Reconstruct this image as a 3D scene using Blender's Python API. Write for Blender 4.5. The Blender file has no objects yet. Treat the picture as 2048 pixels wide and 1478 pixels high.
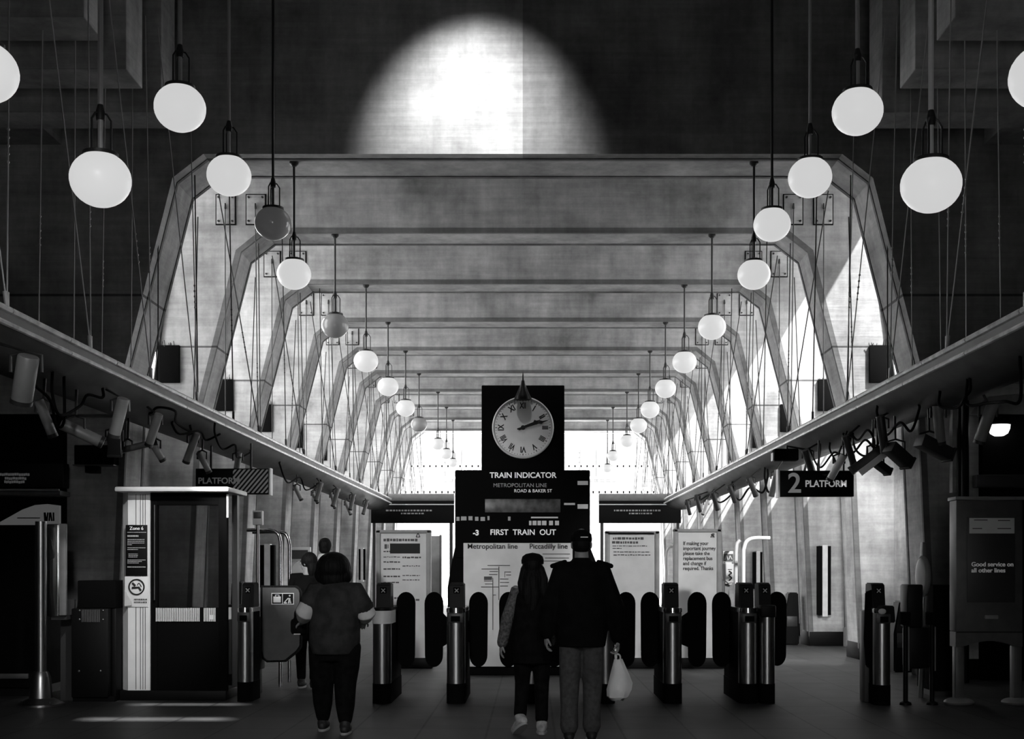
import bpy, bmesh, math, random
from mathutils import Vector, Matrix
random.seed(7)
S = bpy.context.scene
COL = S.collection
PI = math.pi

# ---------------------------------------------------------------- camera, sky, sun, exposure
F = 2500.0                      # focal length in pixels of the 2048 x 1478 frame
VX, VY, EYE = 1064.0, 1138.0, 1.45
cam_d = bpy.data.cameras.new('camera')
cam_d.sensor_width = 36.0
cam_d.sensor_fit = 'HORIZONTAL'
cam_d.lens = F / 2048 * 36
cam_d.shift_x = -(VX - 1024) / 2048
cam_d.shift_y = (VY - 739) / 2048
cam_d.clip_end = 400
cam = bpy.data.objects.new('camera', cam_d)
cam.location = (0, 0, EYE)
cam.rotation_euler = (PI / 2, 0, 0)
COL.objects.link(cam)
S.camera = cam

w = bpy.data.worlds.new('overcast_sky')
w.use_nodes = True
w.node_tree.nodes['Background'].inputs[0].default_value = (1, 1, 1, 1)
# an overcast sky that is brighter towards the booth side (west) than towards the platform sign side
_nt = w.node_tree
_tc = _nt.nodes.new('ShaderNodeTexCoord')
_sx = _nt.nodes.new('ShaderNodeSeparateXYZ')
_mr = _nt.nodes.new('ShaderNodeMapRange')
_nt.links.new(_tc.outputs['Generated'], _sx.inputs[0])
_nt.links.new(_sx.outputs[0], _mr.inputs[0])
_mr.inputs[1].default_value = -0.8; _mr.inputs[2].default_value = 0.8
_mr.inputs[3].default_value = 8.5; _mr.inputs[4].default_value = 5.0
_nt.links.new(_mr.outputs[0], _nt.nodes['Background'].inputs[1])
S.world = w

def light(name, kind, loc, energy, target=None, **kw):
    d = bpy.data.lights.new(name, kind)
    d.energy = energy
    for k, v in kw.items():
        setattr(d, k, v)
    o = bpy.data.objects.new(name, d)
    o.location = loc
    if target is not None:
        o.rotation_euler = (Vector(target) - Vector(loc)).to_track_quat('-Z', 'Y').to_euler()
    COL.objects.link(o)
    return o

SUN_D = Vector((-0.46, 0.36, -0.81)).normalized()
sun = light('sun', 'SUN', (30, -20, 50), 22.0, angle=math.radians(1.2))
sun.rotation_euler = SUN_D.to_track_quat('-Z', 'Y').to_euler()
# added unseen spots: light patch on header; fill for boards, booth, columns, floor
light('header_patch_light', 'SPOT', (-0.72, 13.2, 9.3), 1500, (-0.70, 16.2, 7.05), spot_size=math.radians(50), spot_blend=1.0, shadow_soft_size=0.08)
light('board_fill', 'SPOT', (-3.7, 11.6, 3.0), 620, (-0.9, 18.4, 1.2), spot_size=math.radians(46), spot_blend=0.6, shadow_soft_size=0.1)
light('board_fill', 'SPOT', (3.5, 12.6, 3.0), 800, (1.7, 18.4, 1.0), spot_size=math.radians(40), spot_blend=0.6, shadow_soft_size=0.1)
light('kiosk_fill', 'SPOT', (-2.2, 9.6, 4.6), 950, (-4.15, 13.8, 1.4), spot_size=math.radians(24), spot_blend=0.7, shadow_soft_size=0.06)
light('column_fill', 'SPOT', (4.2, 17.3, 3.0), 850, (5.45, 24.0, 1.3), spot_size=math.radians(64), spot_blend=1.0, shadow_soft_size=0.15)
light('floor_fill', 'SPOT', (4.15, 19.0, 3.05), 420, (4.25, 20.2, 0), spot_size=math.radians(62), spot_blend=1.0, shadow_soft_size=0.12)  # added in place of the sunlit patch on the floor
# two added fill spots, unseen behind the viewer, to brighten people and gates
light('hall_fill', 'SPOT', (-1.5, -1.0, 5.5), 1250, (-2.8, 12.5, 0.7), spot_size=math.radians(34), spot_blend=0.8, shadow_soft_size=0.5)
light('hall_fill', 'SPOT', (1.0, -1.0, 5.5), 560, (1.4, 12.5, 0.4), spot_size=math.radians(32), spot_blend=0.8, shadow_soft_size=0.5)

S.view_settings.view_transform = 'Standard'
S.view_settings.look = 'None'
S.view_settings.gamma = 1
S.view_settings.exposure = 0.0
S.view_settings.use_curve_mapping = False
S.cycles.max_bounces = 8
S.cycles.diffuse_bounces = 5
S.cycles.transparent_max_bounces = 16
S.cycles.sample_clamp_indirect = 4.0
S.cycles.use_denoising = True

# ---------------------------------------------------------------- helpers
def P(px, py, Y):
    return Vector(((px - VX) * Y / F, Y, EYE + (VY - py) * Y / F))
def PX(px, Y): return (px - VX) * Y / F
def PZ(py, Y): return EYE + (VY - py) * Y / F
CX = -0.12
def mir(x): return 2 * CX - x

def mat(name, col, rough=0.6, metal=0.0, emit=0.0, spec=0.5, noise=0.0, nscale=8.0, bump=0.0, stretch=(1, 1, 1)):
    m = bpy.data.materials.new(name)
    m.use_nodes = True
    nt = m.node_tree
    b = nt.nodes['Principled BSDF']
    b.inputs['Base Color'].default_value = (col, col, col, 1)
    b.inputs['Roughness'].default_value = rough
    b.inputs['Metallic'].default_value = metal
    b.inputs['Specular IOR Level'].default_value = spec
    if emit:
        b.inputs['Emission Color'].default_value = (1, 1, 1, 1)
        b.inputs['Emission Strength'].default_value = emit
    if noise or bump:
        g = nt.nodes.new('ShaderNodeNewGeometry')
        mp = nt.nodes.new('ShaderNodeMapping')
        mp.inputs['Scale'].default_value = stretch
        n = nt.nodes.new('ShaderNodeTexNoise')
        n.inputs['Scale'].default_value = nscale
        n.inputs['Detail'].default_value = 6
        nt.links.new(g.outputs['Position'], mp.inputs[0])
        nt.links.new(mp.outputs[0], n.inputs['Vector'])
        if noise:
            r = nt.nodes.new('ShaderNodeMapRange')
            r.inputs[1].default_value = 0.3
            r.inputs[2].default_value = 0.7
            r.inputs[3].default_value = col * (1 - noise)
            r.inputs[4].default_value = col * (1 + noise)
            nt.links.new(n.outputs[0], r.inputs[0])
            nt.links.new(r.outputs[0], b.inputs['Base Color'])
        if bump:
            bp = nt.nodes.new('ShaderNodeBump')
            bp.inputs['Strength'].default_value = bump
            bp.inputs['Distance'].default_value = 0.02
            nt.links.new(n.outputs[0], bp.inputs['Height'])
            nt.links.new(bp.outputs[0], b.inputs['Normal'])
    return m

def concrete(name, col):
    """board-marked concrete: big stains, fine grain, faint board lines and one pour joint round the hall"""
    m = bpy.data.materials.new(name)
    m.use_nodes = True
    nt = m.node_tree
    L = nt.links.new
    b = nt.nodes['Principled BSDF']
    b.inputs['Roughness'].default_value = 0.85
    b.inputs['Specular IOR Level'].default_value = 0.2
    g = nt.nodes.new('ShaderNodeNewGeometry')
    def nz(scale, st, det=6):
        mp = nt.nodes.new('ShaderNodeMapping')
        mp.inputs['Scale'].default_value = st
        n = nt.nodes.new('ShaderNodeTexNoise')
        n.inputs['Scale'].default_value = scale
        n.inputs['Detail'].default_value = det
        n.inputs['Roughness'].default_value = 0.62
        L(g.outputs['Position'], mp.inputs[0]); L(mp.outputs[0], n.inputs['Vector'])
        return n.outputs[0]
    def rng(v, a, c, lo, hi):
        r = nt.nodes.new('ShaderNodeMapRange')
        r.inputs[1].default_value = a; r.inputs[2].default_value = c
        r.inputs[3].default_value = lo; r.inputs[4].default_value = hi
        L(v, r.inputs[0]); return r.outputs[0]
    def mul(a, c):
        k = nt.nodes.new('ShaderNodeMath'); k.operation = 'MULTIPLY'
        L(a, k.inputs[0])
        if isinstance(c, float): k.inputs[1].default_value = c
        else: L(c, k.inputs[1])
        return k.outputs[0]
    stain = rng(nz(0.9, (1, 1, 1)), 0.3, 0.7, 0.5, 1.35)
    streak = rng(nz(1.6, (3.2, 3.2, 0.35)), 0.3, 0.72, 0.82, 1.14)
    board = rng(nz(2.2, (0.22, 0.5, 5.5)), 0.3, 0.7, 0.86, 1.12)
    grain = rng(nz(14, (1, 1, 1)), 0.3, 0.7, 0.92, 1.07)
    v = mul(mul(mul(stain, streak), board), grain)
    sx = nt.nodes.new('ShaderNodeSeparateXYZ'); L(g.outputs['Position'], sx.inputs[0])
    j = nt.nodes.new('ShaderNodeMath'); j.operation = 'COMPARE'
    L(sx.outputs[2], j.inputs[0]); j.inputs[1].default_value = 5.0; j.inputs[2].default_value = 0.016
    v = mul(v, rng(j.outputs[0], 0, 1, 1.0, 0.3))
    L(mul(v, float(col)), b.inputs['Base Color'])
    bp = nt.nodes.new('ShaderNodeBump'); bp.inputs['Strength'].default_value = 0.35; bp.inputs['Distance'].default_value = 0.03
    L(board, bp.inputs['Height']); L(bp.outputs[0], b.inputs['Normal'])
    return m

def tile_floor():
    m = bpy.data.materials.new('dark_floor_slabs')
    m.use_nodes = True
    nt = m.node_tree; L = nt.links.new
    b = nt.nodes['Principled BSDF']
    g = nt.nodes.new('ShaderNodeNewGeometry')
    mp = nt.nodes.new('ShaderNodeMapping')
    mp.inputs['Location'].default_value = (0.40, 0.33, 0)
    L(g.outputs['Position'], mp.inputs[0])
    br = nt.nodes.new('ShaderNodeTexBrick')
    br.offset = 0.0
    br.inputs['Scale'].default_value = 1.0
    br.inputs['Brick Width'].default_value = 0.6
    br.inputs['Row Height'].default_value = 0.9
    br.inputs['Mortar Size'].default_value = 0.011
    br.inputs['Color1'].default_value = (0.042, 0.042, 0.042, 1)
    br.inputs['Color2'].default_value = (0.055, 0.055, 0.055, 1)
    br.inputs['Mortar'].default_value = (0.008, 0.008, 0.008, 1)
    L(mp.outputs[0], br.inputs['Vector'])
    n = nt.nodes.new('ShaderNodeTexNoise'); n.inputs['Scale'].default_value = 2.5; n.inputs['Detail'].default_value = 5
    L(g.outputs['Position'], n.inputs['Vector'])
    r = nt.nodes.new('ShaderNodeMapRange'); r.inputs[3].default_value = 0.5; r.inputs[4].default_value = 1.5
    L(n.outputs[0], r.inputs[0])
    mx = nt.nodes.new('ShaderNodeMix'); mx.data_type = 'RGBA'; mx.blend_type = 'MULTIPLY'; mx.inputs[0].default_value = 1
    L(br.outputs['Color'], mx.inputs[6]); L(r.outputs[0], mx.inputs[7])
    L(mx.outputs[2], b.inputs['Base Color'])
    r2 = nt.nodes.new('ShaderNodeMapRange'); r2.inputs[3].default_value = 0.42; r2.inputs[4].default_value = 0.62
    L(n.outputs[0], r2.inputs[0]); L(r2.outputs[0], b.inputs['Roughness'])
    b.inputs['Specular IOR Level'].default_value = 0.35
    return m

def glass_mat(name, tint=0.95, gloss=0.06):
    m = bpy.data.materials.new(name)
    m.use_nodes = True
    nt = m.node_tree
    nt.nodes.remove(nt.nodes['Principled BSDF'])
    t = nt.nodes.new('ShaderNodeBsdfTransparent'); t.inputs[0].default_value = (tint, tint, tint, 1)
    gl = nt.nodes.new('ShaderNodeBsdfGlossy'); gl.inputs['Roughness'].default_value = 0.03
    mx = nt.nodes.new('ShaderNodeMixShader'); mx.inputs[0].default_value = gloss
    nt.links.new(t.outputs[0], mx.inputs[1]); nt.links.new(gl.outputs[0], mx.inputs[2])
    nt.links.new(mx.outputs[0], nt.nodes['Material Output'].inputs[0])
    return m

def brick_wall():
    m = bpy.data.materials.new('pale_brick')
    m.use_nodes = True
    nt = m.node_tree
    br = nt.nodes.new('ShaderNodeTexBrick')
    g = nt.nodes.new('ShaderNodeNewGeometry')
    mp = nt.nodes.new('ShaderNodeMapping'); mp.inputs['Rotation'].default_value = (PI / 2, 0, 0)
    nt.links.new(g.outputs['Position'], mp.inputs[0]); nt.links.new(mp.outputs[0], br.inputs['Vector'])
    br.inputs['Scale'].default_value = 1.0
    br.inputs['Brick Width'].default_value = 0.9; br.inputs['Row Height'].default_value = 0.3
    br.inputs['Mortar Size'].default_value = 0.03
    for k, v in (('Color1', .21), ('Color2', .17), ('Mortar', .11)):
        br.inputs[k].default_value = (v, v, v, 1)
    nt.links.new(br.outputs['Color'], nt.nodes['Principled BSDF'].inputs['Base Color'])
    return m

M = dict(
    brick=brick_wall(),
    glassgrey=mat('dull_window_glass', 0.09, 0.4),
    concrete=concrete('board_marked_concrete', 0.42),
    weathered=concrete('weathered_concrete', 0.25),
    dark=mat('dark_painted_plaster', 0.03, 0.9),
    lip=concrete('rib_edge_concrete', 0.17),
    floor=tile_floor(),
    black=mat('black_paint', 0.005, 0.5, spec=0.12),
    matt=mat('matt_black', 0.004, 0.9, spec=0.04),
    rubber=mat('black_rubber', 0.004, 0.85, spec=0.05),
    char=mat('charcoal_enamel', 0.035, 0.45),
    grey=mat('grey_enamel', 0.075, 0.45, noise=0.15),
    midgrey=mat('mid_grey_enamel', 0.22, 0.5, noise=0.12),
    white=mat('white_enamel', 0.72, 0.4, noise=0.06, nscale=6),
    cream=mat('off_white_paint', 0.55, 0.5, noise=0.1),
    paper=mat('poster_paper', 0.62, 0.7, noise=0.1, nscale=3),
    steel=mat('brushed_steel', 0.42, 0.32, metal=1.0, noise=0.15, nscale=20, stretch=(1, 1, 0.05)),
    chrome=mat('polished_steel', 0.7, 0.18, metal=1.0),
    wire=mat('dark_wire', 0.03, 0.45, metal=0.3),
    rod=mat('pale_lit_rod', 0.45, 0.45, metal=0.3),  # paler colour stands for light on booking hall wires and rods
    trough=mat('trough_enamel', 0.045, 0.5, noise=0.6, nscale=4, stretch=(1, 0.6, 1)),
    troughlip=mat('pale_trough_lip', 0.7, 0.3, noise=0.4, nscale=6),
    globe=mat('lit_opal_glass', 0.25, 0.35, emit=0.6),
    dim=mat('unlit_opal_glass', 0.32, 0.12, emit=0.03),
    dial=mat('backlit_dial', 0.55, 0.5, emit=0.45, noise=0.1, nscale=6),
    ink=mat('black_ink', 0.01, 0.8),
    greyink=mat('grey_ink', 0.08, 0.8),
    letter=mat('white_lettering', 0.75, 0.5, emit=0.22),  # slight glow put into this and the next two lettering colours
    dimletter=mat('dim_lettering', 0.3, 0.5, emit=0.035),
    greyletter=mat('grey_lettering', 0.4, 0.5, emit=0.1),
    lamp=mat('lamp_diffuser', 0.6, 0.4, emit=2.2),
    tube=mat('spotlight_housing', 0.22, 0.4, noise=0.1),
    darktube=mat('dark_floodlight_housing', 0.02, 0.5),
    glass=glass_mat('window_glass', 0.93, 0.05),
    booth_glass=glass_mat('booth_glass', 0.55, 0.05),
    smoke=glass_mat('display_glass', 0.06, 0.03),
    skin=mat('skin', 0.26, 0.55, noise=0.06, nscale=30),
    hair=mat('dark_hair', 0.006, 0.6, spec=0.1, noise=0.4, nscale=60, stretch=(1, 1, 0.1), bump=0.6),
    cloth_black=mat('black_cloth', 0.006, 0.9, spec=0.04, noise=0.4, nscale=18, bump=0.5),
    cloth_dark=mat('dark_cloth', 0.035, 0.9, spec=0.05, noise=0.35, nscale=10, bump=0.5),
    cloth_navy=mat('dark_coat', 0.005, 0.85, spec=0.05, noise=0.3, nscale=12, bump=0.5),
    cloth_grey=mat('grey_trouser_cloth', 0.07, 0.9, spec=0.1, noise=0.25, nscale=25, bump=0.3),
    cloth_knit=mat('grey_knit', 0.10, 0.95, spec=0.1, noise=0.6, nscale=45, bump=0.8),
    cuff=mat('pale_sleeve', 0.55, 0.85, noise=0.12, nscale=12),
    shoe=mat('dark_shoe', 0.015, 0.6),
    paleshoe=mat('pale_trainer', 0.40, 0.7, noise=0.4, nscale=18),
    glow_board=mat('faint_glow_paint', 0.2, 0.6, emit=0.06),  # board colour with an added glow to brighten it
    mottle=mat('display_reflection', 0.05, 0.4, noise=1.0, nscale=9),  # mottled reflection put into the colour of the display
    sole=mat('pale_sole', 0.4, 0.7),
    bag=mat('white_carrier_bag', 0.85, 0.5, noise=0.1, nscale=6, bump=0.2),
    far=mat('sunlit_render', 0.7, 0.9, noise=0.1, nscale=2),
    leaf=mat('leafy_hedge', 0.35, 0.9, noise=0.6, nscale=6),
)

class MB:
    def __init__(self):
        self.bm = bmesh.new()
    def box(self, x0, x1, y0, y1, z0, z1, bev=0.0, mtx=None):
        t = bmesh.new()
        bmesh.ops.create_cube(t, size=1)
        for v in t.verts:
            v.co = Vector((x0 + (v.co.x + .5) * (x1 - x0), y0 + (v.co.y + .5) * (y1 - y0), z0 + (v.co.z + .5) * (z1 - z0)))
        if bev:
            bmesh.ops.bevel(t, geom=list(t.edges), offset=bev, segments=2, affect='EDGES', profile=0.5)
        self.add(t, mtx)
        return self
    def add(self, t, mtx=None):
        if mtx is not None:
            bmesh.ops.transform(t, matrix=mtx, verts=t.verts)
        me = bpy.data.meshes.new('tmp')
        t.to_mesh(me); t.free()
        self.bm.from_mesh(me)
        bpy.data.meshes.remove(me)
    def prism(self, poly, axis, a, b, bev=0.0):
        """poly of 2D points; axis 'y': (x,z) extruded a..b; 'x': (y,z); 'z': (x,y)"""
        t = bmesh.new()
        def mk(p, c):
            return {'y': (p[0], c, p[1]), 'x': (c, p[0], p[1]), 'z': (p[0], p[1], c)}[axis]
        A = [t.verts.new(mk(p, a)) for p in poly]
        B = [t.verts.new(mk(p, b)) for p in poly]
        t.faces.new(A); t.faces.new(B[::-1])
        n = len(poly)
        for i in range(n):
            t.faces.new((A[i], B[i], B[(i + 1) % n], A[(i + 1) % n]))
        bmesh.ops.recalc_face_normals(t, faces=t.faces)
        if bev:
            bmesh.ops.bevel(t, geom=[e for e in t.edges if e.calc_face_angle(0) > .5], offset=bev, segments=2, affect='EDGES')
        self.add(t)
        return self
    def tube(self, pts, r, n=8, cap=True):
        """round tube along pts; r is a radius or a list"""
        pts = [Vector(p) for p in pts]
        rs = r if isinstance(r, (list, tuple)) else [r] * len(pts)
        t = bmesh.new()
        rings = []
        d0 = (pts[1] - pts[0]).normalized()
        up = Vector((0, 0, 1)) if abs(d0.z) < .9 else Vector((1, 0, 0))
        u = d0.cross(up).normalized()
        for i, p in enumerate(pts):
            if i == 0: d = pts[1] - pts[0]
            elif i == len(pts) - 1: d = pts[-1] - pts[-2]
            else: d = (pts[i + 1] - pts[i]).normalized() + (pts[i] - pts[i - 1]).normalized()
            d.normalize()
            u = (u - d * u.dot(d)).normalized()
            v = d.cross(u)
            rings.append([t.verts.new(p + (u * math.cos(2 * PI * k / n) + v * math.sin(2 * PI * k / n)) * rs[i]) for k in range(n)])
        for a, b in zip(rings, rings[1:]):
            for k in range(n):
                t.faces.new((a[k], a[(k + 1) % n], b[(k + 1) % n], b[k]))
        if cap:
            t.faces.new(rings[0][::-1]); t.faces.new(rings[-1])
        bmesh.ops.recalc_face_normals(t, faces=t.faces)
        self.add(t)
        return self
    def limb(self, pts, rs, n=12):
        """tapered limb with rounded ends"""
        pts = [Vector(p) for p in pts]
        d0 = (pts[0] - pts[1]).normalized(); d1 = (pts[-1] - pts[-2]).normalized()
        P0 = [pts[0] + d0 * rs[0] * k for k in (0.95, 0.7)]
        P1 = [pts[-1] + d1 * rs[-1] * k for k in (0.7, 0.95)]
        return self.tube(P0 + pts + P1, [rs[0] * .3, rs[0] * .72] + list(rs) + [rs[-1] * .72, rs[-1] * .3], n)
    def loft(self, rings, n=20):
        """rings of (centre, rx, ry) stacked in z, or (centre, rx, ry, tilt vector u, v)"""
        t = bmesh.new()
        R = []
        for c, rx, ry in rings:
            c = Vector(c)
            R.append([t.verts.new(c + Vector((rx * math.cos(2 * PI * k / n), ry * math.sin(2 * PI * k / n), 0))) for k in range(n)])
        for a, b in zip(R, R[1:]):
            for k in range(n):
                t.faces.new((a[k], a[(k + 1) % n], b[(k + 1) % n], b[k]))
        t.faces.new(R[0][::-1]); t.faces.new(R[-1])
        bmesh.ops.recalc_face_normals(t, faces=t.faces)
        self.add(t)
        return self
    def ball(self, c, rx, ry=None, rz=None, u=20, v=12, mtx=None):
        ry = ry or rx; rz = rz or rx
        t = bmesh.new()
        bmesh.ops.create_uvsphere(t, u_segments=u, v_segments=v, radius=1)
        m = Matrix.Translation(Vector(c)) @ (mtx or Matrix.Identity(4)) @ Matrix.Diagonal((rx, ry, rz, 1))
        self.add(t, m)
        return self
    def lathe(self, prof, c, n=24, mtx=None):
        """prof of (r, z) turned about the vertical through c"""
        t = bmesh.new()
        R = []
        for r, z in prof:
            if r < 1e-5:
                R.append([t.verts.new((0, 0, z))])
            else:
                R.append([t.verts.new((r * math.cos(2 * PI * k / n), r * math.sin(2 * PI * k / n), z)) for k in range(n)])
        for a, b in zip(R, R[1:]):
            for k in range(n):
                q = [a[k % len(a)], a[(k + 1) % len(a)], b[(k + 1) % len(b)], b[k % len(b)]]
                q = list(dict.fromkeys(q))
                if len(q) > 2: t.faces.new(q)
        for R_ in (R[0], R[-1]):
            if len(R_) > 1: t.faces.new(R_)
        bmesh.ops.recalc_face_normals(t, faces=t.faces)
        self.add(t, Matrix.Translation(Vector(c)) @ (mtx or Matrix.Identity(4)))
        return self

def root_loc(o):
    v = Vector()
    while o is not None:
        v += Vector(o.location); o = o.parent
    return v

def obj(name, mb, m, parent=None, base=None, smooth=40):
    """links the collected shape as one mesh object; shapes are given in world metres"""
    me = bpy.data.meshes.new(name)
    mb.bm.to_mesh(me); mb.bm.free()
    o = bpy.data.objects.new(name, me)
    off = root_loc(parent) if parent else Vector(base or (0, 0, 0))
    me.transform(Matrix.Translation(-off))
    if parent: o.parent = parent
    else: o.location = off
    if m is not None: me.materials.append(m)
    if smooth:
        me.shade_smooth(); me.set_sharp_from_angle(angle=math.radians(smooth))
    COL.objects.link(o)
    return o

def tag(o, label, cat, group=None):
    o['label'] = label; o['category'] = cat
    if group: o['group'] = group
    return o

def thing(name, label, cat, loc, group=None):
    o = bpy.data.objects.new(name, None)
    o.location = loc
    o.empty_display_size = 0.1
    COL.objects.link(o)
    return tag(o, label, cat, group)

def struct(name, mb, m, parent=None, **kw):
    o = obj(name, mb, m, parent, **kw)
    o['kind'] = 'structure'
    return o

def text(name, s, c, size, m, parent, align='CENTER', rot=0.0, extrude=0.003, sx=1.0, bold=0.0, tiltx=PI / 2, rz=0.0):
    """flat lettering facing the entrance (-Y), its middle at c"""
    cu = bpy.data.curves.new('t', 'FONT')
    cu.body = s; cu.size = size; cu.extrude = extrude; cu.offset = bold
    cu.align_x = align; cu.align_y = 'CENTER'
    to = bpy.data.objects.new('t', cu)
    COL.objects.link(to)
    dg = bpy.context.evaluated_depsgraph_get()
    me = bpy.data.meshes.new_from_object(to.evaluated_get(dg))
    bpy.data.objects.remove(to); bpy.data.curves.remove(cu)
    me.transform(Matrix.Translation(Vector(c) - root_loc(parent)) @ Matrix.Rotation(rz, 4, 'Z') @ Matrix.Rotation(tiltx, 4, 'X') @ Matrix.Rotation(rot, 4, 'Z') @ Matrix.Diagonal((sx, 1, 1, 1)))
    me.materials.append(m)
    o = bpy.data.objects.new(name, me)
    o.parent = parent
    COL.objects.link(o)
    return o

def fused(name, mb, m, parent, voxel=0.011, smooth_it=3):
    """fuses the collected overlapping volumes into one continuous skin"""
    me = bpy.data.meshes.new(name)
    mb.bm.to_mesh(me); mb.bm.free()
    t = bpy.data.objects.new('t', me)
    COL.objects.link(t)
    r = t.modifiers.new('r', 'REMESH'); r.mode = 'VOXEL'; r.voxel_size = voxel
    s = t.modifiers.new('s', 'SMOOTH'); s.factor = 0.5; s.iterations = smooth_it
    dg = bpy.context.evaluated_depsgraph_get()
    out = bpy.data.meshes.new_from_object(t.evaluated_get(dg))
    bpy.data.objects.remove(t); bpy.data.meshes.remove(me)
    out.transform(Matrix.Translation(-root_loc(parent)))
    out.materials.clear(); out.materials.append(m)
    out.shade_smooth()
    o = bpy.data.objects.new(name, out)
    o.parent = parent
    COL.objects.link(o)
    return o

def bezier(pts, n=10):
    """smooth path through pts (Catmull-Rom)"""
    pts = [Vector(p) for p in pts]
    q = [pts[0] * 2 - pts[1]] + pts + [pts[-1] * 2 - pts[-2]]
    out = []
    for i in range(1, len(q) - 2):
        for k in range(n):
            t = k / n
            a, b, c, d = q[i - 1], q[i], q[i + 1], q[i + 2]
            out.append(0.5 * ((2 * b) + (c - a) * t + (2 * a - 5 * b + 4 * c - d) * t * t + (3 * b - a - 3 * c + d) * t ** 3))
    out.append(pts[-1])
    return out

ORD = ['first', 'second', 'third', 'fourth', 'fifth', 'sixth', 'seventh', 'eighth', 'ninth', 'tenth', 'eleventh', 'twelfth', 'thirteenth', 'fourteenth', 'fifteenth', 'sixteenth']

# ---------------------------------------------------------------- the setting
IN_H = [(5.36, 0), (5.18, 4.0), (4.54, 6.52), (4.14, 6.83)]       # half profile of a frame, from the hall's middle line
OUT_H = [(6.08, 0), (5.98, 4.0), (5.6, 6.9), (5.25, 7.8)]
def full(h): return [(CX - x, z) for x, z in h] + [(CX + x, z) for x, z in h[::-1]]
INP, OUTP = full(IN_H), full(OUT_H)
RIB0, PITCH, DEEP, NRIB = 16.40, 3.57, 0.78, 10
RIBY = [RIB0 + PITCH * k for k in range(NRIB)]

mb = MB(); mb.box(-12, 12, -4, 50, -0.2, 0)
struct('floor', mb, M['floor'])
mb = MB(); mb.box(-40, 40, 50, 130, -0.2, -0.02)
struct('ground', mb, M['far'])

def strip(inner, outer):
    """closed outline of an upside-down U between two profiles"""
    return inner + outer[::-1]

def profile_solid(mb, inner, outer, y0, y1):
    """frame built side by side so its faces stay planar and clean"""
    n = len(inner)
    for i in range(n - 1):
        mb.prism([inner[i], inner[i + 1], outer[i + 1], outer[i]], 'y', y0, y1)

def offset_profile(h, d):
    return [(x + d if z < 6.6 else x + d * .4, z + (d if z > 6.6 else d * .35 if z > 6 else 0)) for x, z in h]

for k, y in enumerate(RIBY):
    mb = MB()
    profile_solid(mb, INP, OUTP, y, y + DEEP)
    bmesh.ops.remove_doubles(mb.bm, verts=mb.bm.verts, dist=1e-4)
    rib = struct('trim_%d' % (k + 1), mb, M['concrete'], smooth=0)
    # thin dark fillets along the two arrises
    lipo = full(offset_profile(IN_H, 0.07))
    lipi = full(offset_profile(IN_H, -0.012))
    for a, b in ((y - 0.012, y + 0.05), (y + DEEP - 0.06, y + DEEP + 0.012)):
        mb = MB(); profile_solid(mb, lipi, lipo, a, b)
        obj('edge_fillet', mb, M['lip'], rib, smooth=0)
    for s in (0, 1):
        xa, xb = CX - 6.1, CX - 5.34
        if s: xa, xb = mir(xb), mir(xa)
        mb = MB(); mb.box(xa, xb, y - 0.015, y + DEEP + 0.015, 0, 0.27, 0.01)
        obj('plinth', mb, M['black'], rib)
        if k == 0: continue
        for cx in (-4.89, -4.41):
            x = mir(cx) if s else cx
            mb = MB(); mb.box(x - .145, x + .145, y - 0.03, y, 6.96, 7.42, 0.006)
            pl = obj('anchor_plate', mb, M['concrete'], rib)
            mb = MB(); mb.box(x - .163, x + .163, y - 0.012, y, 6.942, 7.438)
            obj('plate_shade_edge', mb, M['black'], pl)  # black border put in as the shade line around the plate
            mb = MB()
            for bx in (-.11, .11):
                for bz in (7.0, 7.38):
                    mb.lathe([(0.0, -.022), (.017, -.022), (.017, 0), (0, 0)], (x + bx, y - 0.03, bz), 8, Matrix.Rotation(-PI / 2, 4, 'X'))
            mb.limb([(x, y - .05, 7.2), (x, y - .05, 7.27)], [.018, .012], 8)
            obj('bolt', mb, M['wire'], pl)
        # dark hatch in the web of the frame, just above the trough
        x0, x1 = (-6.0, -5.62)
        if s: x0, x1 = mir(x1), mir(x0)
        mb = MB(); mb.box(x0, x1, y - 0.05, y, 4.42, 5.02, 0.01)
        ha = obj('access_hatch', mb, M['matt'], rib)
        mb = MB()
        for i in range(16):
            xx = x0 + (x1 - x0) * random.random()
            h = 5.0 + random.random() * .12
            mb.tube([(xx, y - .03, 4.95), (xx + random.uniform(-.03, .03), y - .05, h)], .006, 5)
        obj('bird_spike', mb, M['wire'], ha)['kind'] = 'stuff'

# roof over the frames
mb = MB(); mb.box(CX - 5.97, CX + 5.97, 16.41, RIBY[-1] + DEEP, 7.8, 8.05)
struct('ceiling', mb, M['concrete'])

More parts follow.
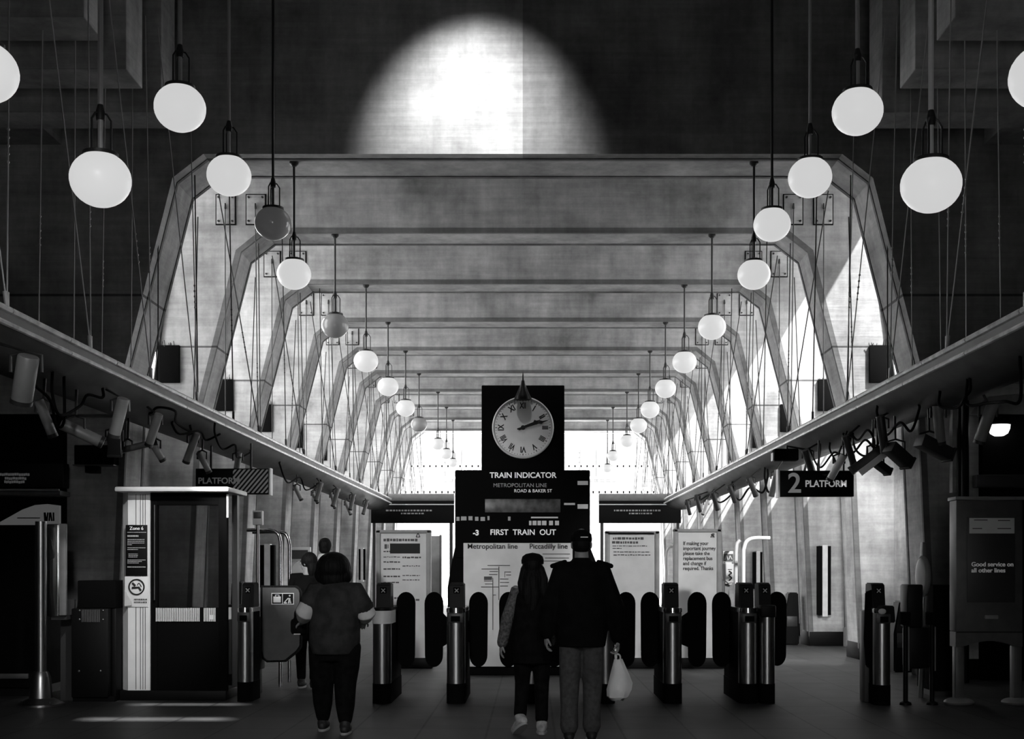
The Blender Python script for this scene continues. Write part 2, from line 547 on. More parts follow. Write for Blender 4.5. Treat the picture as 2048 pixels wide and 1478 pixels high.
# outer walls and clerestory windows between the frames
for s in (0, 1):
    sg = 1 if s else -1
    for k in range(NRIB - 1):
        y0, y1 = RIBY[k] + DEEP, RIBY[k + 1]
        if s == 0:
            mb = MB()
            mb.box(CX + sg * 5.98 if s else CX - 6.06, CX + sg * 6.06 if s else CX - 5.98, y0, y1, 0, 4.1)
            struct('wall_platform', mb, M['concrete'])
            zb = 4.1
        else:
            mb = MB(); mb.box(CX + 5.98, CX + 6.06, y0, y1, 0, 0.35)
            if k == 0: mb.box(CX + 5.9, CX + 5.98, y1 - .75, y1, 0, 4.1)
            struct('wall_platform', mb, M['concrete'])
            zb = 0.35
        win = MB()
        pts = [(5.95, 4.1), (5.6, 6.8), (5.28, 7.8)]
        if zb < 1: pts = [(6.02, zb)] + pts
        for i in range(len(pts) - 1):
            a, b = pts[i], pts[i + 1]
            win.prism([(CX + sg * a[0], a[1]), (CX + sg * b[0], b[1]), (CX + sg * (b[0] + .012), b[1]), (CX + sg * (a[0] + .012), a[1])], 'y', y0, y1)
        wo = struct('window_%d' % (1 + k + s * (NRIB - 1)), win, M['glass'], smooth=0)
        fr = MB()
        for yy in (y0 + .03, y1 - .03):
            fr.tube([(CX + sg * p[0], yy, p[1]) for p in pts], .025, 6)
        for p in pts:
            if p[1] < 6 or p[1] > 7.5: fr.tube([(CX + sg * p[0], y0, p[1]), (CX + sg * p[0], y1, p[1])], .02, 6)
        obj('glazing_bar', fr, M['char'], wo)

# unseen canopy added to keep direct sun out of the low windows
mb = MB(); mb.box(CX + 6.1, CX + 10.5, 16.5, RIBY[-1], 4.0, 4.12)
struct('trim_30', mb, M['concrete'], smooth=0)

# header wall above the opening: two cast panels with a joint
head = MB(); head2 = MB()
zb = 3.46
def xin(z):
    for (x0, z0), (x1, z1) in zip(IN_H, IN_H[1:]):
        if z0 <= z <= z1: return x0 + (x1 - x0) * (z - z0) / (z1 - z0)
xi = xin(zb)
for sgn in (-1, 1):
    poly = [(CX, 6.83), (CX + sgn * 4.14, 6.83), (CX + sgn * 4.54, 6.52), (CX + sgn * 5.18, 4.0), (CX + sgn * xi, zb), (CX + sgn * 9.0, zb), (CX + sgn * 9.0, 9.8), (CX, 9.8)]
    pieces = [[poly[0], poly[1], (CX + sgn * 4.14, 9.8), poly[7]],
              [poly[1], poly[2], (CX + sgn * 4.54, 9.8), (CX + sgn * 4.14, 9.8)],
              [poly[2], poly[3], (CX + sgn * 5.18, 9.8), (CX + sgn * 4.54, 9.8)],
              [poly[3], poly[4], (CX + sgn * xi, 9.8), (CX + sgn * 5.18, 9.8)],
              [poly[4], poly[5], poly[6], (CX + sgn * xi, 9.8)]]
    for q in pieces: (head if sgn < 0 else head2).prism(q, 'y', 16.2, 16.4)
struct('wall_header', head, M['concrete'], smooth=0)
struct('wall_header_panel', head2, M['weathered'], smooth=0)
# booking hall shell
for nm, bx in (('wall_west', (-9.3, -9.1, -4, 16.4, 0, 9.8)), ('wall_east', (8.9, 9.1, -4, 16.4, 0, 9.8)),
               ('wall_entrance', (-9.3, 9.1, -4.2, -4, 2.9, 9.8))):
    mb = MB(); mb.box(*bx); struct(nm, mb, M['dark'], smooth=0)
mb = MB(); mb.box(-9.3, -1.0, -4.2, -4, 0, 2.9).box(1.0, 9.1, -4.2, -4, 0, 2.9)
struct('wall_doorway', mb, M['dark'], smooth=0)

# booking hall ceiling, with two slots added to throw sun strips on the floor
SL = []
for yf, xa, xb, wy in ((13.36, -4.25, -3.05, 0.16), (12.05, -4.3, -2.9, 0.26)):
    t = 9.8 / -SUN_D.z
    SL.append((xa - SUN_D.x * t, xb - SUN_D.x * t, yf - SUN_D.y * t - wy / 2, yf - SUN_D.y * t + wy / 2))
SL.sort(key=lambda q: q[2])
mb = MB(); yprev = -4.2
for xa, xb, ya, yb in SL:
    mb.box(-9.3, 9.1, yprev, ya, 9.8, 9.9).box(-9.3, xa, ya, yb, 9.8, 9.9).box(xb, 9.1, ya, yb, 9.8, 9.9)
    yprev = yb
mb.box(-9.3, 9.1, yprev, 16.4, 9.8, 9.9)
struct('ceiling_booking_hall', mb, M['dark'], smooth=0)
for i, (xa, xb, ya, yb) in enumerate(SL):
    mb = MB(); mb.box(xa, xb, ya, yb, 9.86, 9.875)
    struct('window_%d' % (40 + i), mb, M['glass'], smooth=0)  # glass over the added slots
# stub beams of the booking hall
for s in (0, 1):
    for i, (yb) in enumerate((12.0, 13.25, 14.5)):
        x0, x1 = -6.6, -4.3
        if s: x0, x1 = mir(x1), mir(x0)
        mb = MB()
        mb.box(x0, x1, yb, yb + .55, 6.75, 9.8, 0.01)
        struct('trim_%d' % (20 + i + 3 * s), mb, M['concrete'], smooth=0)
    x0, x1 = -7.3, -6.1
    if s: x0, x1 = mir(x1), mir(x0)
    mb = MB(); mb.box(x0, x1, 6, 16.2, 6.95, 9.8)
    struct('wall_haunch', mb, M['concrete'], smooth=0)

# shop fronts under the header, beyond the two outer columns
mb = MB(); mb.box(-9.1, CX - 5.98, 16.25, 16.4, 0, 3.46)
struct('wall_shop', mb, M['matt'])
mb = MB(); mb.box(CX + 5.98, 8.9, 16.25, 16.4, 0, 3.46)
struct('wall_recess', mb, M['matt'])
# far platform end in full daylight
mb = MB(); mb.box(-20, 20, 78, 78.4, 0, 9.9)
struct('wall_far', mb, M['brick'], smooth=0)
for i in range(5):
    mb = MB(); x0 = -9.6 + i * 4.2
    mb.box(x0, x0 + 2.2, 77.9, 78.0, 7.2, 8.9)
    wo = struct('window_%d' % (60 + i), mb, M['glassgrey'], smooth=0)
    mb = MB(); mb.box(x0 - .1, x0 + 2.3, 77.8, 77.95, 7.05, 7.2).box(x0 + 1.05, x0 + 1.15, 77.85, 77.95, 7.2, 8.9)
    obj('window_bar', mb, M['white'], wo, smooth=0)
mb = MB()
for i in range(60):
    mb.box(-9 + i * .3, -8.93 + i * .3, 62, 62.06, 0, 6.6)
mb.box(-9.2, 9.2, 62, 62.08, 6.5, 6.62).box(-9.2, 9.2, 62, 62.08, 5.2, 5.32)
o = struct('trim_70', mb, M['midgrey'], smooth=0)

# ---------------------------------------------------------------- troughs with their hanger wires
TX0, TZ = -4.0, 3.42
def trough(side):
    sg = (lambda x: mir(x)) if side else (lambda x: x)
    nm = 'the platform sign side' if side else 'the booth side'
    t = thing('lighting_trough', 'long pale half-round trough slung on wires along %s of the hall' % nm, 'trough', (sg(-4.45), 21, 3.1), 'slung lighting troughs')
    prof = [(0, 0), (0, -.10), (-.10, -.2), (-.28, -.28), (-.45, -.30), (-.62, -.28), (-.80, -.2), (-.9, -.10), (-.9, 0),
            (-.87, 0), (-.87, -.09), (-.78, -.17), (-.60, -.25), (-.45, -.27), (-.30, -.25), (-.12, -.17), (-.03, -.09), (-.03, 0)]
    y0, y1 = 7.2, 35.4
    mb = MB()
    n = len(prof)
    bm = mb.bm
    A = [bm.verts.new((sg(TX0 + p[0]), y0, TZ + p[1])) for p in prof]
    B = [bm.verts.new((sg(TX0 + p[0]), y1, TZ + p[1])) for p in prof]
    for i in range(n):
        bm.faces.new((A[i], A[(i + 1) % n], B[(i + 1) % n], B[i]))
    for i in range(9 - 1):
        for R in (A, B):
            bm.faces.new((R[i], R[i + 1], R[n - 2 - i], R[n - 1 - i]))
    bmesh.ops.recalc_face_normals(bm, faces=bm.faces)
    obj('channel', mb, M['trough'], t, smooth=35)
    for nm_, x in (('lip', TX0 - .0), ('lip', TX0 - .9)):
        mb = MB(); y = y0
        while y < y1:
            mb.tube([(sg(x), y, TZ + .01), (sg(x), min(y + 1.18, y1), TZ + .01)], .028, 8); y += 1.2
        obj(nm_, mb, M['troughlip'], t)
    mb = MB(); y = y0
    while y < y1:
        mb.tube([(sg(TX0 + .012), y, TZ - .105), (sg(TX0 + .012), min(y + 1.78, y1), TZ - .105)], .022, 8); y += 1.8
    obj('bead', mb, M['troughlip'], t)
    r = random.Random(3 + side)
    ys = [8.6, 10.4, 12.2, 14.0] + RIBY[:-1]
    for i, y in enumerate(ys):
        foy = y < 16
        top = 6.9 if not foy else 7.6
        yy = y - .05
        tz = TZ + .02
        pitch = 1.8 if foy else PITCH
        ends = []
        if foy:
            ends = [((-4.25, y + .2, top), (-3.99, y + .9, tz)), ((-4.3, y + 1.7, top), (-3.99, y + .9, tz)),
                    ((-4.6, y + .4, top), (-4.62, y + .4, tz)), ((-4.8, y + .1, top + .4), (-4.86, y + .1, tz))]
        else:
            z1 = 7.2 if y > RIB0 else 6.6
            ends = [((-4.89, yy, z1), (-4.86, yy - .1, tz)), ((-4.41, yy, z1), (-4.35, yy - .05, tz - .2)),
                    ((-4.32, y + DEEP + .03, 6.66), (-4.0, y + 1.95, tz)), ((-4.36, y + PITCH - .04, 6.64), (-4.0, y + 2.0, tz)),
                    ((-4.6, y + DEEP + .03, 6.3), (-4.88, y + 1.6, tz)), ((-4.05, y + .3, 6.8), (-4.0, y + .35, tz))]
        for a, b in ends:
            mb = MB(); mb.tube([(sg(a[0]), a[1], a[2]), (sg(b[0]), b[1], b[2])], .0085 if not foy else .0065, 6)
            lo = Vector((sg(b[0]), b[1], b[2])); d = (Vector((sg(a[0]), a[1], a[2])) - lo).normalized()
            for q in range(5 if r.random() < .6 else 0):
                c = lo + d * (1.2 + q * .07)
                mb.ball(c, .014, u=6, v=4)
            mb.tube([lo, lo + d * .12], .017, 6)
            obj('hanger_wire', mb, M['rod'] if foy else M['wire'], t)
trough(0); trough(1)

def under(x):
    """height of a trough's underside at x"""
    off = TX0 - x if x < 0 else x - mir(TX0)
    P_ = [(0, -.10), (.10, -.2), (.28, -.28), (.45, -.30), (.62, -.28), (.80, -.2), (.9, -.10)]
    for (a, za), (b, zb) in zip(P_, P_[1:]):
        if a <= off <= b: return TZ + za + (zb - za) * (off - a) / (b - a) + .004
    return None

# ---------------------------------------------------------------- globe pendants
def pendant(px, py, rp, Y, top, label, lit=True, group=None, rodm=None):
    r = rp * Y / F
    c = P(px, py, Y)
    t = thing('globe_pendant', label, 'pendant lamp', c, group)
    # flattened opal globe with a cut neck
    prof = []
    for i in range(15):
        a = -PI / 2 + (PI / 2 + 0.99) * i / 14
        prof.append((r * 1.0 * math.cos(a) if i else 0, r * .91 * math.sin(a)))
    zt = prof[-1][1]
    prof.append((0, zt))
    mb = MB(); mb.lathe(prof, c, 32)
    obj('globe', mb, M['globe'] if lit else M['dim'], t, smooth=50)
    mb = MB(); mb.lathe([(0, zt + .0), (r * .58, zt + .0), (r * .58, zt + .025), (r * .2, zt + .05), (0, zt + .05)], c, 24)
    cap = obj('cap', mb, M['wire'], t)
    zc = zt + r * 1.45
    for a in (0.0, 2.1, 4.2):
        mb = MB()
        dx, dy = math.cos(a) * r * .36, math.sin(a) * r * .36
        mb.tube([c + Vector((dx, dy, zt + .03)), c + Vector((dx, dy, zc - .06)), c + Vector((dx * .6, dy * .6, zc - .01)), c + Vector((0, 0, zc))], .008, 6)
        obj('cage_rod', mb, M['wire'], t)
    mb = MB(); mb.lathe([(0, zc - .05), (.03, zc - .05), (.035, zc), (.02, zc + .06), (0, zc + .06)], c, 12)
    obj('collar', mb, M['wire'], t)
    mb = MB(); mb.tube([c + Vector((0, 0, zt + .03)), Vector((c.x, c.y, top))], .016 if Y > 12 else .02, 8)
    obj('rod', mb, rodm or (M['rod'] if Y < 13 else M['wire']), t)
    mb = MB(); mb.lathe([(0, 0), (.06, 0), (.06, -.03), (.03, -.06), (0, -.06)], (c.x, c.y, top), 12)
    obj('ceiling_rose', mb, M['wire'], t)

RB = [y + .12 for y in RIBY]
def at_rib(k): return RB[k]
LP = [(-30, 145, 65, 7.3, 1), (201, 359, 60, 8.95, 1), (360, 216, 51, 10.96, 1), (458, 351, 44, 12.78, 1), (546, 447, 36.5, 14.85, 0),
      (588, 548, 34, RB[0], 1), (670, 651, 27.5, RB[1], 0), (732, 722, 24.5, RB[2], 1), (776, 773, 21, RB[3], 1), (811, 816, 19, RB[4], 1),
      (838, 849, 16.5, RB[5], 0), (876, 888, 13, RB[6], 1), (893, 908, 12, RB[7], 1), (906, 926, 10, RB[8], 1)]  # last three given a glow to look pale like haze
RP = [(2090, 153, 70, 7.3, 1), (1862, 370, 60, 8.95, 1), (1715, 223, 50.5, 10.96, 1), (1620, 355, 43.5, 12.78, 1), (1544, 449, 37, 14.85, 1),
      (1508, 549, 33, RB[0], 1), (1424, 654, 28, RB[1], 1), (1369, 724, 24.3, RB[2], 1), (1331, 777, 21, RB[3], 1), (1300, 819, 19, RB[4], 1),
      (1277, 851, 17, RB[5], 1), (1254, 882, 14, RB[6], 1), (1226, 912, 12, RB[7], 1), (1215, 937, 10, RB[8], 1)]
for side, LL in ((0, LP), (1, RP)):
    sd = 'platform sign side' if side else 'booth side'
    for i, (px, py, rp, Y, lit) in enumerate(LL):
        foy = Y < 16
        look = 'glowing white' if lit else 'unlit grey'
        lab = '%s globe pendant, %s from the entrance along the %s' % (look, ORD[i], sd)
        pendant(px, py, rp, Y, 9.8 if foy else 6.83, lab, bool(lit), 'globe pendants along the %s' % sd, M['white'] if (side and i == 1) else None)

# ---------------------------------------------------------------- spotlights, floodlights and cables under the troughs
def spotlight(p0, p1, Y, wpx, label, m, side, square=False, hang=True):
    """cylinder or box housing between two picture points at distance Y, hung from the trough"""
    a, b = P(*p0, Y), P(*p1, Y)
    rad = wpx * Y / F / 2
    d = (b - a).normalized()
    b = b + Vector((0, .12, 0)); d = (b - a).normalized()
    t = thing('floodlight' if square else 'spotlight', label, 'spotlight', (a + b) / 2, 'lamps slung under the %s trough' % ('platform sign side' if side else 'booth side'))
    mb = MB()
    if square:
        L = (b - a).length
        q = d.to_track_quat('Z', 'Y').to_matrix().to_4x4()
        mb.box(-rad * 1.15, rad * 1.15, -rad, rad, -L / 2, L / 2, rad * .15, Matrix.Translation((a + b) / 2) @ q)
    else:
        mb.tube([a, a + d * .01, b - d * .01, b], [rad * .92, rad, rad, rad * .92], 16)
    obj('housing', mb, m, t)
    mb = MB()
    if square:
        mb.box(-rad * 1.3, rad * 1.3, -rad * 1.1, rad * 1.1, -.015, .015, .004, Matrix.Translation(b) @ q)
    else:
        mb.tube([b - d * .02, b + d * .015], rad * 1.04, 16)
    obj('rim', mb, M['darktube'], t)
    if hang:
        mb = MB()
        mid = a + (b - a) * .35
        sx_ = rad * 1.5
        lim = (3.95, 4.5) if side else (-4.75, -4.15)
        topx = min(max(mid.x, lim[0]), lim[1])
        zt = under(topx)
        if True:
            mb.tube([mid + Vector((-sx_, 0, 0)), mid + Vector((-sx_, 0, .05 + rad)), mid + Vector((0, .01, .08 + rad)), Vector((topx, mid.y + .03, zt))], .014, 6)
            mb.tube([mid + Vector((sx_, 0, 0)), mid + Vector((sx_, 0, .05 + rad)), mid + Vector((0, 0, .08 + rad))], .012, 6)
            obj('bracket', mb, M['wire'], t)

LSPOT = [((57, 712), (30, 800), 9.6, 42, 0), ((77, 800), (95, 868), 11.0, 20, 0), ((122, 847), (195, 882), 11.7, 24, 0), ((247, 797), (220, 868), 12.1, 24, 0),
         ((318, 828), (291, 887), 13.4, 17, 0), ((303, 885), (319, 918), 14.6, 14, 0), ((394, 866), (367, 922), 15.6, 15, 0), ((397, 905), (413, 942), 16.2, 12, 0),
         ((478, 905), (468, 950), 18.0, 13, 0), ((589, 972), (600, 998), 22.5, 9, 0), ((643, 965), (630, 1000), 24, 9, 0), ((625, 985), (633, 1004), 24.6, 8, 0),
         ((677, 976), (664, 1011), 26, 9, 0), ((662, 985), (668, 1015), 27, 7, 0), ((708, 988), (699, 1018), 28.5, 8, 0), ((690, 1002), (700, 1028), 29.5, 7, 0),
         ((735, 1000), (725, 1027), 31, 7, 0)]
RSPOT = [((1874, 808), (1889, 884), 12.9, 20, 0), ((1986, 806), (1967, 882), 12.4, 24, 0), ((1760, 832), (1776, 900), 13.8, 18, 2), ((1688, 910), (1664, 958), 15.6, 15, 3),
         ((1690, 872), (1712, 925), 15.0, 14, 2), ((1610, 900), (1630, 948), 17.2, 15, 2), ((1555, 940), (1546, 990), 19.5, 12, 2), ((1497, 955), (1514, 990), 21.5, 11, 2),
         ((1459, 972), (1472, 1002), 23.5, 10, 2), ((1425, 985), (1437, 1018), 25.5, 10, 2), ((1392, 990), (1402, 1022), 28, 8, 2), ((1416, 1000), (1407, 1028), 27, 7, 3),
         ((1373, 1000), (1381, 1028), 30, 7, 2)]
for i, (a, b, Y, wp, kd) in enumerate(LSPOT):
    spotlight(a, b, Y, wp, 'grey cylinder spotlight under the booth side trough, %s along from the entrance' % (ORD + ['seventeenth'])[i], M['tube'], 0)
for i, (a, b, Y, wp, kd) in enumerate(RSPOT):
    look = {0: 'grey cylinder', 2: 'charcoal cylinder', 3: 'white cylinder'}[kd]
    m = {0: M['tube'], 2: M['char'], 3: M['white']}[kd]
    spotlight(a, b, Y, wp, '%s spotlight under the platform sign side trough, %s along from the entrance' % (look, ORD[i]), m, 1)
for i, (a, b, Y, wp, lab) in enumerate([
        ((1838, 880), (1905, 908), 13.0, 26, 'big black box floodlight beside the grey spotlight by the outer column'),
        ((1778, 893), (1822, 925), 13.8, 24, 'black box floodlight slung before the dark column'),
        ((1770, 893), (1708, 940), 14.4, 16, 'long black floodlight with one pale edge, above the platform sign'),
        ((1745, 920), (1782, 942), 14.8, 15, 'short black floodlight leaning beside the pale edged floodlight'),
        ((228, 868), (222, 905), 13.2, 22, 'black box floodlight beneath the cylinder spotlight by the booth'),
        ((225, 905), (305, 882), 13.8, 12, 'long thin black floodlight slung level above the booth')]):
    spotlight(a, b, Y, wp, lab, M['darktube'], 0 if i > 3 else 1, True)
mb = MB(); a, b = P(1771, 889, 14.35), P(1709, 937, 14.35)
q = (b - a).to_track_quat('Z', 'Y').to_matrix().to_4x4()
fl = [o for o in COL.objects if o.name.startswith('floodlight') and 'pale edge,' in o.get('label', '')][0]
mb.box(-.006, .006, -.035, .035, -(b - a).length / 2, (b - a).length / 2, 0, Matrix.Translation((a + b) / 2 + Vector((.05, -.06, -.06))) @ q)
obj('edge_trim', mb, M['white'], fl)

# loose supply cables looping below the troughs
CAB = [(0, [(105, 790), (120, 830), (160, 812), (175, 790), (205, 795)], 11.6), (0, [(60, 760), (100, 800), (112, 850), (128, 842)], 11.0),
       (0, [(300, 830), (315, 815), (350, 822), (352, 845), (380, 862)], 13.2), (0, [(345, 850), (360, 868), (400, 862), (412, 880), (440, 868)], 14.2),
       (0, [(430, 868), (445, 898), (470, 890), (475, 915), (500, 905)], 15.3), (0, [(560, 930), (575, 965), (600, 955), (612, 980), (640, 965)], 19.8),
       (1, [(1530, 960), (1540, 985), (1575, 950), (1600, 958), (1612, 930)], 18.5), (1, [(1620, 900), (1640, 935), (1668, 905), (1690, 915), (1700, 880)], 16.2),
       (1, [(1688, 872), (1705, 905), (1730, 880), (1752, 896), (1762, 850)], 14.1), (1, [(1755, 830), (1772, 870), (1800, 845), (1822, 862), (1838, 820)], 12.9),
       (1, [(1880, 812), (1915, 815), (1930, 795), (1940, 780)], 11.9), (1, [(1935, 808), (1975, 806), (2010, 803), (2040, 800)], 12.6),
       (1, [(1465, 985), (1480, 1000), (1500, 975), (1525, 985), (1535, 955)], 21.0), (1, [(1400, 1000), (1420, 990), (1440, 1005), (1465, 985)], 25.0),
       (1, [(1700, 865), (1716, 880), (1735, 860), (1748, 880), (1745, 905), (1728, 912), (1712, 900), (1706, 880)], 15.0),
       (1, [(1640, 905), (1636, 940), (1655, 950), (1672, 930), (1660, 900)], 16.0)]
def below_trough(side, px, py, j):
    xt = (3.96 if side else -4.2) + .06 * math.sin(j * 2.1)
    Y = xt * F / (px - VX)
    top = under(xt) - .025
    if PZ(py, Y) > top and py < VY: Y *= (top - EYE) / (PZ(py, Y) - EYE)
    return P(px, py, Y)
for i, (side, pts, Y) in enumerate(CAB):
    c3 = [below_trough(side, x, y, j) for j, (x, y) in enumerate(pts)]
    def tie(v):
        u = under(v.x)
        return [Vector((v.x, v.y, u))] if u and u - v.z > .03 else []
    mb = MB(); mb.tube(bezier(tie(c3[0]) + c3 + tie(c3[-1]), 8), .014 if abs(pts[0][0] - VX) > 500 else .018, 6)
    o = obj('supply_cable', mb, M['rubber'], None, base=c3[0])
    near = sorted([abs(q[1][0][0] - VX) for q in CAB if q[0] == side], reverse=True).index(abs(pts[0][0] - VX))
    tag(o, 'looping black cable under the %s trough, %s from the entrance' % ('platform sign side' if side else 'booth side', ORD[near]), 'cable', 'loose cables under the troughs')

# ---------------------------------------------------------------- train indicator and clock
YI = 17.0
t = thing('train_indicator', 'black train indicator tower with line maps, standing behind the gates', 'indicator board', (PX(1046, YI), YI + .4, 0))
mb = MB(); mb.box(PX(910, YI), PX(1180, YI), YI, YI + .8, 1.6, PZ(940, YI), 0.02)
obj('upper_case', mb, M['matt'], t)
mb = MB(); mb.prism([(PX(910, YI), 1.75), (PX(1180, YI), 1.75), (PX(1192, YI), 1.55), (PX(1197, YI), 1.0), (PX(1197, YI), 0), (PX(895, YI), 0), (PX(895, YI), 1.2), (PX(902, YI), 1.5)], 'y', YI + .02, YI + .85, 0.012)
obj('lower_case', mb, M['matt'], t)
mb = MB(); mb.box(PX(963, YI), PX(1129, YI), YI + .02, YI + .6, PZ(944, YI), PZ(770, YI), 0.012)
obj('clock_case', mb, M['matt'], t)
mb = MB(); mb.box(PX(927, YI), PX(1145, YI), YI - .02, YI + .03, PZ(1333, YI), PZ(1086, YI), 0.005)
mp = obj('map_panel', mb, M['paper'], t)
text('lettering', 'Metropolitan line', (PX(985, YI), YI - .024, PZ(1093, YI)), .098, M['ink'], mp, bold=.001)
text('lettering', 'Piccadilly line', (PX(1097, YI), YI - .024, PZ(1093, YI)), .098, M['ink'], mp, bold=.001)
mb = MB()
yy = YI - .024
def bar(mb, x0, x1, yt, Y, h=1.6, d=.003):
    mb.box(PX(x0, Y), PX(x1, Y), Y - d, Y, PZ(yt + h / 2, Y), PZ(yt - h / 2, Y))
for x0, x1, yt in ((975, 1020, 1131), (963, 998, 1138), (979, 996, 1143), (978, 995, 1149), (962, 997, 1174), (1000, 1017, 1158), (1000, 1018, 1165), (1000, 1016, 1172), (970, 985, 1168), (968, 985, 1162), (1010, 1022, 1144), (1012, 1022, 1150), (986, 992, 1190),
                   (1085, 1140, 1108), (1090, 1138, 1116), (1088, 1130, 1122), (1104, 1112, 1133)):
    bar(mb, x0, x1, yt, yy, 1.4)
mb.box(PX(997, yy), PX(998.4, yy), yy - .003, yy, PZ(1200, yy), PZ(1133, yy))
mb.box(PX(985, yy), PX(986.2, yy), yy - .003, yy, PZ(1260, yy), PZ(1156, yy))
mb.box(PX(968, yy), PX(984, yy), yy - .003, yy, PZ(1160, yy), PZ(1153, yy))
mb.box(PX(1009, yy), PX(1010, yy), yy - .003, yy, PZ(1155, yy), PZ(1143, yy))
obj('route_diagram', mb, M['greyink'], mp, smooth=0)
yf = YI - .012
text('lettering', 'TRAIN INDICATOR', (PX(1046, YI), yf, PZ(951, YI)), .105, M['letter'], t, bold=.002)
text('lettering', 'METROPOLITAN LINE', (PX(1040, YI), yf, PZ(971, YI)), .075, M['dimletter'], t)
text('lettering', 'ROAD & BAKER ST', (PX(1066, YI), yf, PZ(982, YI)), .062, M['letter'], t)
mb = MB(); mb.box(PX(970, YI), PX(1121, YI), YI - .015, YI + .02, PZ(1025, YI), PZ(998, YI), .003)
obj('display_window', mb, M['mottle'], t)
for a, b, yt, h in ((1155, 1176, 966, 8), (1155, 1176, 1013, 9), (1128, 1150, 1008, 4), (1156, 1178, 1073, 2)):
    mb = MB(); bar(mb, a, b, yt, YI, h, .006)
    obj('indicator_plate', mb, M['greyletter'], t, smooth=0)
mb = MB()
for a, b in ((913, 919), (922, 933), (937, 945), (950, 957), (961, 970), (975, 979), (1016, 1021)):
    bar(mb, a, b, 1037 + random.uniform(-1, 1), YI, 8, .005)
obj('destination_flap', mb, M['dimletter'], t, smooth=0)
mb = MB()
for a, b in ((1058, 1063), (1065, 1073), (1075, 1082), (1084, 1093), (1098, 1106), (1110, 1118)):
    bar(mb, a, b, 1046, YI, 9, .005)
bar(mb, 1062, 1116, 1035, YI, 3, .005)
obj('destination_flap', mb, M['greyletter'], t, smooth=0)
text('lettering', 'FIRST  TRAIN  OUT', (PX(1046, YI), yf, PZ(1065, YI)), .105, M['letter'], t, bold=.002)
text('lettering', '-3', (PX(952, YI), yf, PZ(1066, YI)), .10, M['letter'], t, bold=.004)

cx, cz, cr = PX(1046, YI), PZ(855.5, YI), 60.5 * YI / F
CK = thing('clock', 'round white clock with roman numerals on the black indicator tower', 'clock', (cx, YI, cz - cr))
RX = Matrix.Rotation(PI / 2, 4, 'X')
mb = MB(); mb.lathe([(0, .0), (cr * .96, .0), (cr * .96, .035), (0, .035)], (cx, YI + .02, cz), 48, RX)
dial = obj('dial', mb, M['dial'], CK)
mb = MB(); mb.lathe([(cr * .93, 0), (cr * 1.02, 0), (cr * 1.02, .05), (cr * .985, .065), (cr * .95, .05), (cr * .93, .036)], (cx, YI + .02, cz), 64, RX)
obj('bezel', mb, M['white'], CK)
yd = YI + .02 - .037
for i, n in enumerate(['XII', 'I', 'II', 'III', 'IIII', 'V', 'VI', 'VII', 'VIII', 'IX', 'X', 'XI']):
    a = i * PI / 6
    c = (cx + math.sin(a) * cr * .72, yd, cz + math.cos(a) * cr * .72)
    text('numeral', n, c, cr * .27, M['ink'], CK, rot=-a, sx=.62 if len(n) > 2 else .8, bold=.0035)
mb = MB()
for i in range(60):
    a = i * PI / 30
    r0 = .88 if i % 5 else .855
    mb.tube([(cx + math.sin(a) * cr * r0, yd, cz + math.cos(a) * cr * r0), (cx + math.sin(a) * cr * .915, yd, cz + math.cos(a) * cr * .915)], .003 if i % 5 else .005, 4)
obj('minute_track', mb, M['ink'], CK)
def hand(name, ang, L, tail, w, dy):
    a = math.radians(ang)
    u = Vector((math.sin(a), 0, math.cos(a))); v = Vector((math.cos(a), 0, -math.sin(a)))
    c = Vector((cx, yd - dy, cz))
    t2 = bmesh.new()
    out = [(-tail, w * .8), (0, w), (L * .62, w * .8), (L * .72, w * 2.0), (L * .8, w * .9), (L, w * .25)]
    poly = [c + u * p + v * q for p, q in out] + [c + u * p - v * q for p, q in out[::-1]]
    A = [t2.verts.new(p) for p in poly]; B = [t2.verts.new(p + Vector((0, -.006, 0))) for p in poly]
    t2.faces.new(A); t2.faces.new(B[::-1])
    for i in range(len(A)): t2.faces.new((A[i], B[i], B[(i + 1) % len(A)], A[(i + 1) % len(A)]))
    bmesh.ops.recalc_face_normals(t2, faces=t2.faces)
    mb = MB(); mb.add(t2)
    obj(name, mb, M['ink'], CK, smooth=0)
hand('hour_hand', 67, cr * .62, cr * .16, .018, .006)
hand('minute_hand', 74, cr * .86, cr * .2, .012, .018)
mb = MB(); mb.lathe([(0, 0), (.03, 0), (.03, .03), (0, .03)], (cx, yd, cz), 16, RX)
obj('boss', mb, M['ink'], CK)
# little hooded lamp fixed over the dial
zl = PZ(802, YI)
t = thing('clock_lamp', 'black cone shaped lamp hood with a spike over the clock dial', 'lamp', (cx, YI - .12, zl))
mb = MB(); mb.lathe([(.0, .0), (.10, .0), (.10, .03), (.085, .07), (.05, .12), (.03, .2), (.02, .26), (0, .26)], (cx, YI - .12, zl), 20)
obj('hood', mb, M['black'], t)
mb = MB(); mb.tube([(cx, YI - .12, zl + .24), (cx, YI - .1, zl + .34), (cx, YI - .02, zl + .36)], [.012, .009, .008], 8)
mb.tube([(cx, YI - .1, zl + .33), (cx, YI - .1, zl + .37)], .006, 6)
obj('arm', mb, M['black'], t)
for sgn in (-1, 1):
    mb = MB(); mb.tube(bezier([(cx + sgn * .02, YI - .1, zl + .22), (cx + sgn * .07, YI - .08, zl + .1), (cx + sgn * .12, YI - .04, zl + .0)]), .012, 6)
    obj('stay', mb, M['steel'], t)

